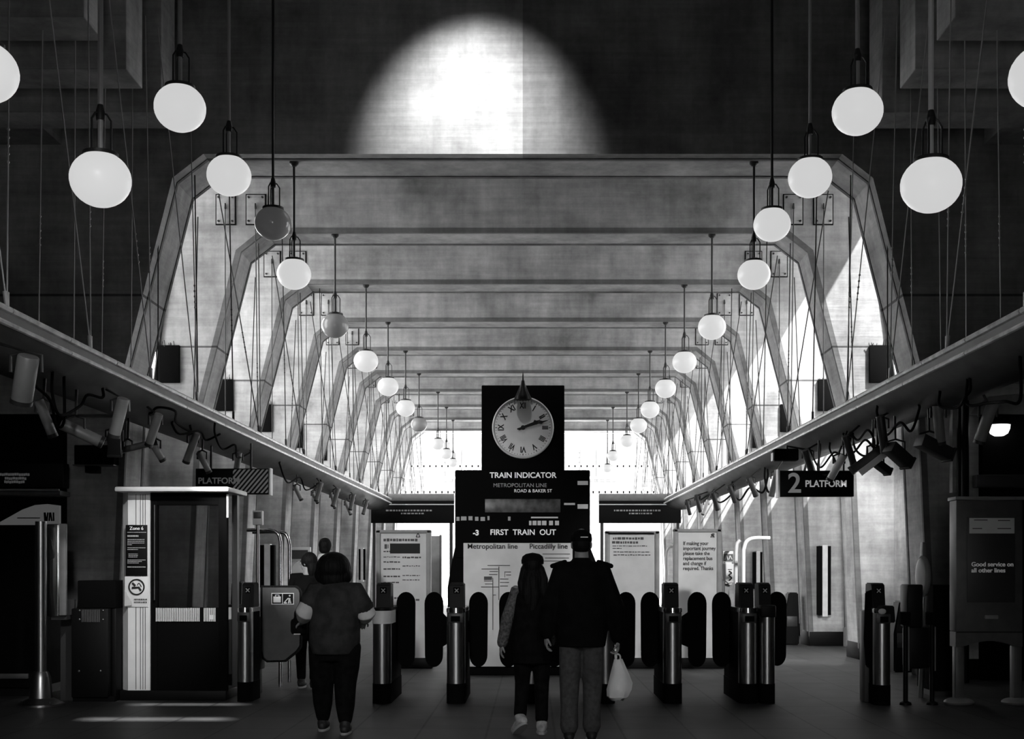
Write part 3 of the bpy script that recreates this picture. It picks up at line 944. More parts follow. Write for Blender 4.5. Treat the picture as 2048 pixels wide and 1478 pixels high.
# ---------------------------------------------------------------- hanging signs
def sign(name, label, x0, x1, yt, yb, Y, cat='sign', hang=None):
    t = thing(name, label, cat, ((PX(x0, Y) + PX(x1, Y)) / 2, Y + .06, PZ(yb, Y)))
    mb = MB(); mb.box(PX(x0, Y), PX(x1, Y), Y, Y + .14, PZ(yb, Y), PZ(yt, Y), .008)
    obj('panel', mb, M['black'], t)
    if hang:
        for x in hang:
            mb = MB(); mb.tube([(PX(x, Y), Y + .07, PZ(yt, Y) - .01), (PX(x, Y), Y + .07, under(PX(x, Y)) or 3.16)], .014, 8)
            obj('hanger', mb, M['wire'], t)
    return t
YS = 16.95
t = sign('platform_sign', 'black hanging sign reading platform 2, slung under the trough', 1558, 1708, 941, 993, YS, hang=(1640, 1690))
text('numeral', '2', (PX(1589, YS), YS - .004, PZ(968, YS)), .375, M['greyletter'], t, bold=.006)
text('lettering', 'PLATFORM', (PX(1652, YS), YS - .004, PZ(968, YS)), .125, M['letter'], t, bold=.003, sx=.92)
mb = MB(); mb.box(PX(1556, YS), PX(1559.5, YS), YS - .01, YS + .15, PZ(995, YS), PZ(938, YS))
obj('end_cap', mb, M['white'], t)
t = sign('platform_sign', 'black hanging sign half covered in diagonal hatching, above the white booth', 391, 540, 937, 988, YS, hang=(420, 500))
text('lettering', 'PLATFORM', (PX(438, YS), YS - .004, PZ(962, YS)), .115, M['dimletter'], t, bold=.002)
mb = MB()
x0, x1, z0, z1 = PX(466, YS), PX(536, YS), PZ(986, YS), PZ(939, YS)
hh = z1 - z0
for i in range(-6, 12):
    a = x0 + i * .062
    pts = [(a, z0), (a + .03, z0), (a + .03 + hh * .85, z1), (a + hh * .85, z1)]
    # clip to the panel
    def clip(poly, xa, xb):
        def side(poly, f, inter):
            out = []
            for p, q in zip(poly, poly[1:] + poly[:1]):
                if f(p): out.append(p)
                if f(p) != f(q): out.append(inter(p, q))
            return out
        def ix(xc):
            return lambda p, q: (xc, p[1] + (q[1] - p[1]) * (xc - p[0]) / (q[0] - p[0]))
        poly = side(poly, lambda p: p[0] >= xa, ix(xa))
        return side(poly, lambda p: p[0] <= xb, ix(xb)) if poly else poly
    c = clip(pts, x0, x1)
    if len(c) > 2: mb.prism(c, 'y', YS - .006, YS + .002)
obj('hatching', mb, M['dimletter'], t, smooth=0)
mb = MB(); mb.box(PX(538, YS), PX(541, YS), YS - .01, YS + .15, PZ(990, YS), PZ(936, YS))
obj('end_cap', mb, M['white'], t)
YH = 35.6
for i, (x0, x1, yt, yb, lab) in enumerate([(742, 908, 1001, 1046, 'low black header panel beyond the indicator tower on the booth side'), (1198, 1362, 1001, 1046, 'low black header panel beyond the indicator tower on the platform sign side')]):
    t = sign('header_panel', lab, x0, x1, yt, yb, YH)
    mb = MB(); mb.tube([(PX(x0, YH), YH + .1, PZ(996, YH)), (PX(x1, YH), YH + .1, PZ(996, YH))], .13, 14)
    obj('top_tube', mb, M['midgrey'], t)
    mb = MB(); mb.box(PX(x0, YH), PX(x1, YH), YH - .02, YH, PZ(1010, YH), PZ(1008, YH))
    obj('bright_trim', mb, M['white'], t)
    mb = MB()
    r = random.Random(i)
    x = x0 + 30
    while x < x1 - 45:
        q = r.uniform(2, 6); bar(mb, x, x + q, 1021, YH, 3, .02); x += q + 2
    x = x0 + 60
    while x < x1 - 60:
        q = r.uniform(2, 6); bar(mb, x, x + q, 1027, YH, 2.5, .02); x += q + 2
    obj('lettering', mb, M['dimletter'], t, smooth=0)
    for x in (x0 + 6, x1 - 6):
        mb = MB(); mb.box(PX(x - 3, YH), PX(x + 3, YH), YH + .03, YH + .12, 0, PZ(1044, YH))
        obj('post', mb, M['char'], t)

# ---------------------------------------------------------------- poster boards behind the gates
def board(label, x0, x1, yt, Y, lines, head=None, dark=None):
    zt = PZ(yt, Y)
    t = thing('poster_board', label, 'poster board', ((PX(x0, Y) + PX(x1, Y)) / 2, Y + .05, 0), 'poster boards behind the gates')
    X0, X1 = PX(x0, Y), PX(x1, Y)
    mb = MB()
    mb.box(X0, X0 + .07, Y - .02, Y + .1, .1, zt, .012).box(X1 - .07, X1, Y - .02, Y + .1, .1, zt, .012).box(X0, X1, Y - .02, Y + .1, zt - .05, zt, .012)
    obj('frame', mb, M['midgrey'], t)
    mb = MB(); mb.box(X0 + .06, X1 - .06, Y, Y + .06, .14, zt - .04)
    pa = obj('poster', mb, M['paper'], t)
    mb = MB(); mb.box(X0 - .03, X1 + .03, Y - .12, Y + .2, 0, .15, .015)
    obj('base', mb, M['black'], t)
    mb = MB()
    for (a, b, yy_, h) in lines:
        x = a
        r = random.Random(int(a * 7 + yy_))
        while x < b:
            q = min(r.uniform(2.5, 8), b - x)
            bar(mb, x, x + q, yy_ + r.uniform(-.3, .3), Y, h * r.uniform(.75, 1.0)); x += q + 1.3
    obj('print', mb, M['greyink'], pa, smooth=0)
    if dark:
        mb = MB(); a, b, ya, yb = dark
        mb.box(PX(a, Y), PX(b, Y), Y - .004, Y, PZ(yb, Y), PZ(ya, Y))
        obj('dark_panel', mb, M['ink'], pa, smooth=0)
    return t, pa
YB = 18.3
t, pa = board('poster board with a black block near its top, beside the indicator tower', 752, 862, 1060, YB,
              [(767, 835, 1080, 6), (769, 777, 1093, 10), (767, 800, 1103, 3), (767, 800, 1114, 2), (805, 842, 1115, 4), (767, 800, 1124, 3), (805, 840, 1132, 2), (767, 800, 1138, 3), (767, 800, 1153, 3.5), (805, 840, 1151, 2), (805, 840, 1160, 2), (767, 798, 1165, 3), (770, 800, 1196, 4), (805, 840, 1200, 4)], dark=(780, 840, 1087, 1107))
mb = MB()
for a, b in (((832, 1074), (840, 1074)), ((832, 1074), (836, 1066)), ((840, 1074), (836, 1066))):
    mb.tube([P(*a, YB - .005), P(*b, YB - .005)], .006, 5)
obj('triangle_mark', mb, M['ink'], pa)
t, pa = board('grey poster board with small print at its top, beside the indicator tower', 1210, 1319, 1062, YB,
              [(1226, 1288, 1077, 5), (1224, 1277, 1085, 5), (1225, 1294, 1092, 2), (1225, 1243, 1097, 2), (1227, 1300, 1104, 2.2), (1227, 1302, 1110, 2.2)])
mb = MB(); mb.box(PX(1216, YB), PX(1308, YB), YB - .02, YB + .01, PZ(1069, YB), PZ(1065, YB))
obj('clip_bar', mb, M['black'], pa)
t, pa = board('pale poster board with large lines of print, farthest of three from the booth', 1347, 1443, 1058, YB, [], None)
txt = ['If making your', 'important journey', 'please take the', 'replacement bus', 'and change if', 'required. Thanks']
for i, s in enumerate(txt):
    text('lettering', s, (PX(1366, YB), YB - .004, PZ(1087 + 10 * i, YB)), .075, M['ink'], pa, align='LEFT', bold=.0012, sx=.86)
mb = MB()
c = P(1425, 1071, YB - .004)
for k in range(3):
    mb.tube([c + Vector((-.025 + k * .02, 0, -.03)), c + Vector((.0 + k * .012, 0, .03))], .006, 5)
mb.tube([c + Vector((-.02, 0, .02)), c + Vector((.03, 0, -.025))], .006, 5)
obj('mark', mb, M['ink'], pa)
# plain panel seen past the first board
t = thing('noticeboard', 'plain grey noticeboard just past the poster board with the black block', 'noticeboard', (PX(868, 21), 21, 0))
mb = MB(); mb.box(PX(850, 21), PX(881, 21), 21, 21.06, .5, PZ(1072, 21), .01)
obj('panel', mb, M['midgrey'], t)
mb = MB(); mb.box(PX(879, 21), PX(883, 21), 20.98, 21.08, 0, PZ(1070, 21), .01)
obj('post', mb, M['grey'], t)

# ---------------------------------------------------------------- ticket gates
YG = 13.43
def paddle(g, xh, xc, Y, name='paddle', half=None):
    """stadium shaped gate leaf centred on xc, its arm reaching to the hinge at xh"""
    hw, z0, z1 = half or (.107, .335, 1.19)
    poly = []
    for k in range(13):
        a = PI * k / 12
        poly.append((xc + hw * math.cos(a), z1 - hw * 1.25 + hw * 1.25 * math.sin(a)))
    for k in range(13):
        a = PI + PI * k / 12
        poly.append((xc + hw * .95 * math.cos(a), z0 + hw * 1.25 + hw * 1.25 * math.sin(a)))
    mb = MB(); mb.prism(poly, 'y', Y - .025, Y + .025, .008)
    p = obj(name, mb, M['rubber'], g)
    s = 1 if xh > xc else -1
    mb = MB(); mb.prism([(xc + s * hw * .7, .55), (xh - s * .02, .62), (xh, .62), (xh, .86), (xh - s * .02, .86), (xc + s * hw * .7, .98)], 'y', Y - .02, Y + .02, .005)
    obj('arm', mb, M['rubber'], p)

def gate(px, label, base=1408, collar=False, width=37, leaves=(), length=1.15, plain=False):
    Y = EYE * F / (base - VY)
    x = PX(px, Y)
    hw = width * Y / F / 2
    t = thing('ticket_gate', label, 'ticket gate', (x, Y + .9, 0), 'ticket gates in the gateline')
    # long cabinet with a round nose, kick base, steel skin
    mb = MB()
    nose = [(x + hw * math.cos(PI + PI * k / 12), Y + hw + hw * math.sin(PI + PI * k / 12)) for k in range(13)]
    plan = nose + [(x + hw, Y + length), (x - hw, Y + length)]
    mb.prism(nose + [(x + hw, Y + hw + .03), (x - hw, Y + hw + .03)], 'z', .21, .98)
    obj('nose', mb, M['steel'], t, smooth=25)
    mb = MB(); mb.box(x - hw * .97, x + hw * .97, Y + hw + .03, Y + length, .21, .98)
    obj('cabinet', mb, M['matt'], t)
    mb = MB(); mb.prism([(x + (p[0] - x) * 1.03, p[1] - .004) for p in plan], 'z', 0, .215)
    obj('kick_base', mb, M['matt'], t, smooth=25)
    mb = MB()
    mb.prism([(x + (p[0] - x) * 1.04, p[1] - .006) for p in plan], 'z', .98, 1.03, .006)
    obj('top_cover', mb, M['chrome'] if not collar else M['black'], t)
    if plain:
        mb = MB(); mb.box(x - hw, x + hw, Y - .01, Y + .2, .93, 1.06, .015)
        obj('top_block', mb, M['black'], t)
    elif collar:
        mb = MB(); mb.prism([(x + (p[0] - x) * 1.05, p[1] - .01) for p in nose + [(x + hw, Y + .5), (x - hw, Y + .5)]], 'z', .86, 1.0)
        obj('collar', mb, M['white'], t, smooth=25)
    else:
        mb = MB(); mb.box(x - hw * .82, x + hw * .82, Y - .012, Y + .1, .87, .975, .012)
        rd = obj('reader', mb, M['char'], t)
        mb = MB(); mb.box(x - hw * .5, x + hw * .5, Y - .018, Y, .885, .945, .004)
        obj('slot', mb, M['matt'], rd)
    # black status head
    hx = hw * .8
    zt = 1.30
    mb = MB(); mb.prism([(Y + .18, 1.02), (Y + .22, zt - .02), (Y + .26, zt), (Y + .48, zt), (Y + .5, 1.02)], 'x', x - hx, x + hx, .012)
    hd = obj('status_head', mb, M['black'], t)
    mb = MB(); mb.box(x - hx * .45, x + hx * .45, Y + .205, Y + .22, 1.17, 1.25, .003)
    obj('display', mb, M['matt'], hd)
    mb = MB()
    c = Vector((x, Y + .2, 1.215))
    for a, b in (((-.02, -.02), (.02, .02)), ((-.02, .02), (.02, -.02))):
        mb.tube([c + Vector((a[0], 0, a[1])), c + Vector((b[0], 0, b[1]))], .005, 5)
    obj('symbol', mb, M['dimletter'], hd)
    for xc in leaves:
        Yp = Y + .8
        X = PX(xc, Yp)
        paddle(t, x + (hw * .9 if X > x else -hw * .9), X, Yp)
    return t

gate(487, 'steel ticket gate post beside the black door of the white booth', base=1404, width=30, length=.45)
gate(464, 'ticket gate with a white collar, tight behind the booth door', base=1385, collar=True, width=26)
gate(762, 'ticket gate with a white collar, right behind the heavy person in loose top', collar=True, leaves=(812,))
gate(911, 'steel ticket gate below the edge of the indicator tower', leaves=(868, 957))
gate(1063, 'ticket gate mostly hidden behind the couple walking through', leaves=(1017, 1108))
gate(1212, 'ticket gate behind the trouser leg of the capped person', leaves=(1165, 1252))
gate(1347, 'steel ticket gate before the gap between the two poster boards', leaves=(1300, 1394))
gate(1499, 'steel ticket gate with reader slot, joined to the bare steel gate', leaves=(1443,))
t = gate(1537, 'narrow bare steel gate end standing beside the gate with reader slot', width=30, plain=True)
Yp = 14.4; paddle(t, PX(1540, Yp), PX(1554, Yp), Yp)
t = gate(1768, 'ticket gate with a pale oval reader, alone by the wide opening', base=1411, width=33, length=.5)
mb = MB(); mb.ball((PX(1765, 13.25), 13.262, 1.0), .042, .012, .03)
obj('oval_reader', mb, M['cream'], t)
mb = MB(); mb.prism([(PX(1752, YG), .88), (PX(1783, YG), .88), (PX(1780, YG), 1.06), (PX(1756, YG), 1.06)], 'y', 13.27, 13.6, .01)
obj('reader_hood', mb, M['black'], t)
mb = MB(); mb.box(PX(1734, YG), PX(1753, YG), 13.55, 13.75, 0, 1.0, .02)
obj('motor_case', mb, M['char'], t)
mb = MB(); mb.prism([(PX(1736, YG), .40), (PX(1754, YG), .34), (PX(1754, YG), 1.24), (PX(1735, YG), 1.2), (PX(1732, YG), .7)], 'y', 13.5, 13.54, .01)
obj('paddle', mb, M['rubber'], t)
# gates seen small through the wide opening and beyond
for px, base, lab in ((1584, 1290, 'small dark gate beyond the wide opening, between two columns'), (1808, 1345, 'small dark post behind the oval reader gate')):
    Y = EYE * F / (base - VY)
    x = PX(px, Y)
    t = thing('barrier_post', lab, 'barrier', (x, Y, 0))
    mb = MB(); mb.prism([(x - .14, 0), (x + .14, 0), (x + .14, .55), (x + .12, 1.0), (x - .06, 1.0), (x - .14, .55)], 'y', Y, Y + .3, .02)
    obj('cabinet', mb, M['black'], t)
    mb = MB(); mb.box(x - .1, x + .1, Y - .02, Y, .35, .55, .01)
    obj('panel', mb, M['char'], t)

# wide luggage gate leaf
Y = 14.5
t = thing('luggage_gate', 'wide grey gate leaf with a luggage and wheelchair sign', 'gate', (PX(524, Y), Y, 0))
def rr(x0, x1, z0, z1, r, cut=None):
    out = []
    for cx_, cz_, a0 in ((x1 - r, z1 - r, 0), (x0 + r, z1 - r, PI / 2), (x0 + r, z0 + r, PI), (x1 - r, z0 + r, 3 * PI / 2)):
        for k in range(7):
            a = a0 + PI / 2 * k / 6
            out.append((cx_ + r * math.cos(a), cz_ + r * math.sin(a)))
    return out
q = [(523, 1173), (590, 1173), (598, 1178), (601, 1186), (601, 1205), (592, 1222), (590, 1226), (590, 1262), (601, 1270), (601, 1292), (594, 1302), (580, 1314), (570, 1322), (535, 1323), (526, 1316), (522, 1300)]
mb = MB(); mb.prism([(PX(a, Y), PZ(b, Y)) for a, b in q], 'y', Y, Y + .05, .012)
lf = obj('leaf', mb, M['grey'], t)
mb = MB(); mb.prism([(PX(a + (-2 if a < 560 else 2), Y), PZ(b + (-2 if b < 1240 else 2), Y)) for a, b in q], 'y', Y + .012, Y + .045)
obj('edge_seal', mb, M['black'], t)
mb = MB(); mb.box(PX(543, Y), PX(588, Y), Y - .006, Y, PZ(1209, Y), PZ(1186, Y))
sp = obj('sign_plate', mb, M['white'], lf)
mb = MB(); mb.box(PX(544.5, Y), PX(564.5, Y), Y - .009, Y - .004, PZ(1207.5, Y), PZ(1187.5, Y)).box(PX(566, Y), PX(586.5, Y), Y - .009, Y - .004, PZ(1207.5, Y), PZ(1187.5, Y))
obj('panel', mb, M['black'], sp, smooth=0)
mb = MB(); ys = Y - .012
mb.box(PX(547, Y), PX(562, Y), ys, Y - .008, PZ(1205, Y), PZ(1193, Y), .002)
mb.tube([P(551, 1193, ys), P(551, 1190, ys), P(558, 1190, ys), P(558, 1193, ys)], .006, 6)
obj('pictogram', mb, M['white'], sp)
mb = MB()
mb.tube([P(579, 1196, ys), P(579, 1201, ys), P(577, 1206.5, ys)], [.012, .014, .008], 6).tube([P(579, 1201, ys), P(582, 1206.5, ys)], [.014, .008], 6).ball(P(579.5, 1191.5, ys), .011, .005)
mb.tube([P(568, 1206, ys), P(573, 1200, ys), P(577, 1196, ys)], .007, 6).tube([P(569, 1206, ys), P(574, 1206, ys)], .01, 6)
obj('pictogram', mb, M['white'], sp)
mb = MB(); mb.box(PX(510, Y), PX(523, Y), Y - .05, Y + .2, .28, .9, .02).box(PX(510, Y), PX(519, Y), Y - .02, Y + .15, 0, .4, .01)
obj('hinge_post', mb, M['char'], t)

# bent handrails in front of the first bays
for nm, pts, Y, lab, cat in (('handrail', [(494, 1060), (540, 1060), (556, 1068), (561, 1084), (561, 1330)], 15.4, 'bent steel handrail above the luggage gate, the closer of the pair', 'handrail'),
                             ('handrail', [(505, 1064), (560, 1064), (574, 1072), (579, 1090), (579, 1325)], 16.0, 'bent steel handrail above the luggage gate, the farther of the pair', 'handrail'),
                             ('handrail', [(1540, 1076), (1508, 1076), (1493, 1083), (1487, 1100), (1487, 1330)], 15.4, 'pale bent handrail beside the indicator side of the platform sign', 'handrail'),
                             ('handrail', [(1480, 1080), (1474, 1088), (1472, 1105), (1472, 1330)], 16.2, 'dull bent handrail just behind the pale bent handrail', 'handrail'),
                             ('handrail', [(1347, 1092), (1340, 1094), (1335, 1101), (1333, 1115), (1333, 1322)], 19.2, 'pale bent handrail between the two poster boards', 'handrail')):
    c3 = [P(x, y, Y) for x, y in pts]
    c3[-1].z = 0.0
    mb = MB(); mb.tube(bezier(c3[:-1], 6) + [c3[-1]], .024, 10)
    o = obj(nm, mb, M['chrome'] if 'pale' not in lab else M['white'], None, base=(c3[-1].x, Y, 0))
    tag(o, lab, cat, 'bent handrails by the gates')

# white reader box on a thin pole
Y = 15.2
t = thing('ticket_reader', 'small pale card reader box on a thin pole before the columns', 'card reader', (PX(514, Y), Y, 0))
mb = MB(); mb.box(PX(505, Y), PX(524, Y), Y, Y + .1, PZ(1050, Y), PZ(1021, Y), .01)
bx = obj('box', mb, M['white'], t)
mb = MB(); mb.box(PX(507, Y), PX(522, Y), Y - .006, Y, PZ(1037, Y), PZ(1024, Y), .002)
obj('screen', mb, M['grey'], bx)
mb = MB(); mb.tube([(PX(514, Y), Y + .05, 0), (PX(514, Y), Y + .05, PZ(1050, Y))], .02, 10)
obj('pole', mb, M['steel'], t)

# ---------------------------------------------------------------- white booth with the dark glazed door
YK = 13.8
k0, k1 = PX(240, YK), PX(453, YK)
t = thing('attendant_booth', 'white and black glazed booth with a flat white canopy', 'booth', ((k0 + k1) / 2, YK + .7, 0))
zt = PZ(985, YK)
mb = MB()
xw0, xw1 = PX(240, YK), PX(300, YK)
mb.prism([(xw0, YK + .10), (PX(256, YK), YK), (xw1, YK), (xw1, YK + .3), (xw0, YK + .3)], 'z', .1, zt)
cp = obj('corner_post', mb, M['white'], t, smooth=0)
mb = MB()
for x in (272, 281, 286, 290.5):
    mb.box(PX(x, YK) - .003, PX(x, YK) + .003, YK - .004, YK + .001, .12, zt - .02)
obj('groove', mb, M['grey'], cp, smooth=0)
mb = MB(); mb.box(PX(238, YK), PX(464, YK), YK - .16, YK + .75, PZ(985, YK), PZ(975, YK), .018)
obj('canopy', mb, M['white'], t)
mb = MB()
d0, d1 = xw1, k1
g0, g1, gz0, gz1 = PX(313, YK), PX(436, YK), PZ(1215, YK), PZ(1010, YK)
mb.box(d0, g0, YK + .02, YK + .10, .08, zt, .006).box(g1, d1, YK + .02, YK + .10, .08, zt, .006).box(g0, g1, YK + .02, YK + .10, gz1, zt, .004)
obj('door_frame', mb, M['matt'], t)
mb = MB(); mb.box(g0, g1, YK + .03, YK + .09, .1, gz0, .005)
obj('door_panel', mb, M['matt'], t)
mb = MB(); mb.box(g0, g1, YK + .055, YK + .065, gz0, gz1)
gp = obj('glass_pane', mb, M['booth_glass'], t, smooth=0)
mb = MB()
n = 0
x = 311.0
while x < 431:
    if not 397 < x < 404:
        mb.box(PX(x, YK), PX(x + 1.9, YK), YK + .012, YK + .03, PZ(1243, YK), PZ(1216, YK))
    x += 3.55
mb.box(PX(419, YK), PX(427, YK), YK + .010, YK + .03, PZ(1239, YK), PZ(1230, YK))
obj('stripe_band', mb, M['white'], t, smooth=0)
mb = MB(); mb.tube([(PX(310, YK), YK - .02, PZ(1200, YK)), (PX(310, YK), YK - .02, PZ(1010, YK))], .006, 6)
obj('seal', mb, M['grey'], t)
mb = MB(); mb.box(k0, k1, YK - .02, YK + .6, 0, .11, .01)
obj('plinth', mb, M['black'], t)
mb = MB(); mb.box(k0 + .02, k0 + .08, YK + .3, YK + .6, .1, zt).box(k1 - .06, k1 - .0, YK + .5, YK + .6, .1, zt)
obj('rear_post', mb, M['char'], t)
mb = MB(); mb.tube([(PX(455, YK), YK + .0, PZ(1035, YK)), (PX(455, YK), YK + .0, PZ(988, YK))], .012, 8)
obj('canopy_stay', mb, M['white'], t)
mb = MB(); mb.box(PX(252, YK), PX(295, YK), YK - .014, YK + .0, PZ(1152, YK), PZ(1050, YK), .003)
nb = obj('notice', mb, M['black'], t)
text('lettering', 'Zone 6', (PX(274, YK), YK - .017, PZ(1057, YK)), .052, M['letter'], nb)
mb = MB()
r = random.Random(4)
for yt, h, e in ((1064.5, 1, 293), (1072, 3, 277), (1079, 1.2, 289), (1082.5, 1.2, 289), (1086, 1.2, 289), (1089.5, 1.2, 264), (1095.5, 1.2, 291), (1099, 1.2, 276), (1108, 1, 276), (1111, 1, 276), (1114, 1, 275), (1120, 1.2, 291), (1123, 1.2, 284), (1126, 1.2, 278), (1134, 1.6, 291)):
    x = 255 if not 1104 < yt < 1118 else 257
    while x < e:
        qn = min(r.uniform(1.5, 4.5), e - x); bar(mb, x, x + qn, yt, YK - .014, h, .003); x += qn + .7
obj('print', mb, M['greyletter'], nb, smooth=0)
mb = MB(); mb.box(PX(250, YK), PX(297, YK), YK - .012, YK + .0, PZ(1214, YK), PZ(1153, YK), .003)
ns = obj('no_smoking_sign', mb, M['white'], t)
mb = MB()
c = P(273, 1174, YK - .016)
rad = 15 * YK / F
mb.tube([c + Vector((math.cos(a * PI / 16) * rad, 0, math.sin(a * PI / 16) * rad)) for a in range(33)], .0085, 6, cap=False)
mb.tube([c + Vector((-rad * .55, 0, rad * .55)), c + Vector((-rad * .15, 0, rad * .15))], .012, 6)
mb.tube([c + Vector((-rad * .6, 0, -rad * .1)), c + Vector((rad * .3, 0, -rad * .05)), c + Vector((rad * .6, 0, -rad * .5))], .012, 6)
mb.tube(bezier([c + Vector((rad * .1, 0, rad * .2)), c + Vector((rad * .3, 0, rad * .5)), c + Vector((rad * .5, 0, rad * .3)), c + Vector((rad * .65, 0, rad * .0))]), .005, 6)
obj('symbol', mb, M['ink'], ns)
mb = MB()
for yt in (1199, 1204.5):
    x = 268
    while x < 293:
        qn = r.uniform(1.5, 4); bar(mb, x, min(x + qn, 294), yt, YK - .014, 3, .003); x += qn + .8
obj('print', mb, M['greyink'], ns, smooth=0)
mb = MB(); mb.prism([(PX(251, YK), PZ(1180, YK)), (PX(264, YK), PZ(1203, YK)), (PX(265, YK), PZ(1211, YK)), (PX(251, YK), PZ(1212, YK))], 'y', YK - .03, YK - .02)
obj('peeled_corner', mb, M['cream'], ns, smooth=0)

# ---------------------------------------------------------------- left of the booth: bin, post, panels, shop
YL = 13.6
t = thing('litter_bin', 'tall black bin with a ribbed steel plate, beside the white booth', 'bin', (PX(184, YL), YL + .3, 0))
mb = MB(); mb.box(PX(142, YL), PX(216, YL), YL, YL + .55, .05, PZ(1217, YL), .015)
obj('body', mb, M['black'], t)
mb = MB(); mb.box(PX(149, YL), PX(226, YL), YL + .08, YL + .5, PZ(1217, YL), PZ(1161, YL), .015)
obj('top_box', mb, M['matt'], t)
mb = MB()
for i in range(11):
    x = 164 + i * 3.4
    mb.box(PX(x, YL), PX(x + 1.7, YL), YL - .01, YL, PZ(1244, YL), PZ(1219, YL))
obj('ribbed_plate', mb, M['grey'], t, smooth=0)
for bx, by in ((159, 1221), (159, 1239), (206, 1221), (206, 1239), (158, 1342), (201, 1342)):
    mb = MB(); mb.ball((PX(bx, YL), YL - .002, PZ(by, YL)), .012, .008, .012)
    obj('bolt', mb, M['steel'], t)
mb = MB(); mb.box(PX(142, YL), PX(226, YL), YL + .05, YL + .5, 0, .06)
mb.box(PX(217, YL), PX(226, YL), YL + .1, YL + .4, .05, PZ(1217, YL), .01)
obj('stand', mb, M['black'], t)
Y = 13.3
t = thing('barrier_pole', 'round steel post with a flared foot, at the edge of the dark shop front', 'post', (PX(82, Y), Y, 0))
mb = MB(); mb.tube([(PX(82, Y), Y, .3), (PX(82, Y), Y, PZ(1043, Y))], .058, 20)
obj('shaft', mb, M['steel'], t)
mb = MB(); mb.tube([(PX(73, Y), Y + .05, .3), (PX(73, Y), Y + .05, PZ(1046, Y))], .022, 10)
obj('side_rail', mb, M['grey'], t)
mb = MB(); mb.lathe([(0, 0), (.24, 0), (.24, .02), (.12, .08), (.1, .3), (.075, .36), (0, .36)], (PX(82, Y), Y, 0), 24)
obj('foot', mb, M['steel'], t)
mb = MB()
for i in range(6):
    a = i * PI / 3 + .3
    mb.ball((PX(82, Y) + math.cos(a) * .19, Y + math.sin(a) * .19, .03), .018)
obj('bolt', mb, M['chrome'], t)
Y = 13.5
t = thing('glossy_panel', 'glossy grey screen panel standing between the flared post and the column', 'screen panel', (PX(112, Y), Y, 0))
mb = MB(); mb.box(PX(93, Y), PX(117, Y), Y, Y + .03, PZ(1233, Y), PZ(1048, Y), .012)
obj('sheet', mb, M['chrome'], t)
mb = MB(); mb.box(PX(119, Y), PX(133, Y), Y - .02, Y + .03, PZ(1231, Y), PZ(1047, Y), .012)
obj('sheet', mb, M['midgrey'], t)
mb = MB(); mb.tube(bezier([P(102, 1080, Y - .01), P(105, 1095, Y - .015), P(107, 1112, Y - .015), P(101, 1120, Y - .01)]), .005, 6)
obj('catch', mb, M['wire'], t)
mb = MB(); mb.box(PX(100, Y), PX(131, Y), Y + .3, Y + .33, 0, PZ(1200, Y)).box(PX(100, Y), PX(131, Y), Y + .03, Y + .3, .9, .95)
obj('stand', mb, M['char'], t)
# booth counter and arch board of the shop
Y = 14.2
t = thing('shop_counter', 'black counter front of the shop at the edge of the hall', 'counter', (PX(20, Y), Y + .5, 0))
mb = MB(); mb.box(PX(-120, Y), PX(70, Y), Y, Y + .9, .1, PZ(1050, Y), .01)
obj('front', mb, M['matt'], t)
mb = MB(); mb.box(PX(-120, Y), PX(58, Y), Y - .03, Y + .01, PZ(1357, Y), PZ(1347, Y), .004)
obj('kick_rail', mb, M['grey'], t)
mb = MB(); mb.box(PX(-120, Y), PX(70, Y), Y + .05, Y + .8, 0, .1)
obj('plinth', mb, M['black'], t)
Y = 16.0
t = thing('arch_board', 'pale arch topped board with dark letters over the black counter', 'board', (PX(60, Y), Y, PZ(1052, Y)))
top = [(-120, 1075), (0, 1044), (20, 1033), (45, 1019), (70, 1010), (95, 1008), (119, 1011)]
mb = MB(); mb.prism([(PX(a, Y), PZ(b, Y)) for a, b in [(-120, 1052.5)] * 0 + [(119, 1052), (0, 1052)] + top[1:]], 'y', Y, Y + .05)
ab = obj('panel', mb, M['glow_board'], t, smooth=0)
mb = MB()
for a, b in ((89, 90), (90, 93), (96, 94), (100, 98.5), (101, 104), (107, 107.5)):
    mb.tube([P(a, 1025, Y - .004), P(b, 1042, Y - .004)], .011, 5)
obj('lettering', mb, M['ink'], ab)
mb = MB(); bar(mb, 35, 80, 1036, Y, 2, .006)
obj('rule', mb, M['greyink'], ab, smooth=0)
t = thing('shop_shelf', 'long grey shelf ledge above the arch topped board', 'shelf', (PX(55, Y), Y, PZ(992, Y)))
mb = MB(); mb.box(PX(-60, Y), PX(126, Y), Y - .1, Y + .25, PZ(992, Y), PZ(982, Y), .01)
obj('board', mb, M['grey'], t)
mb = MB(); mb.box(PX(-60, Y), PX(126, Y), Y - .14, Y - .1, PZ(983, Y), PZ(979, Y), .004)
obj('edge', mb, M['midgrey'], t)
t = thing('shop_sign', 'black fascia with faint blurred lettering above the grey shelf ledge', 'sign', (PX(50, Y), Y, PZ(975, Y)))
mb = MB(); mb.box(PX(-60, Y), PX(124, Y), Y + .05, Y + .25, PZ(975, Y), PZ(925, Y), .01)
obj('fascia', mb, M['black'], t)
mb = MB(); r = random.Random(9)
for yt, a, b in ((949, 0, 60), (957, 10, 52), (964, 9, 48)):
    x = a
    while x < b:
        qn = r.uniform(2, 5); bar(mb, x, x + qn, yt + r.uniform(-.6, .6), Y + .05, 5, .008); x += qn + 1
obj('lettering', mb, M['dimletter'], t, smooth=0)
Y = 16.2
t = thing('loudspeaker', 'flat black box with a ledge fixed high on the outer column by the booth', 'box', (PX(186, Y), Y, PZ(930, Y)))
mb = MB(); mb.box(PX(148, Y), PX(228, Y), Y, Y + .2, PZ(929, Y), PZ(890, Y), .01)
obj('case', mb, M['matt'], t)
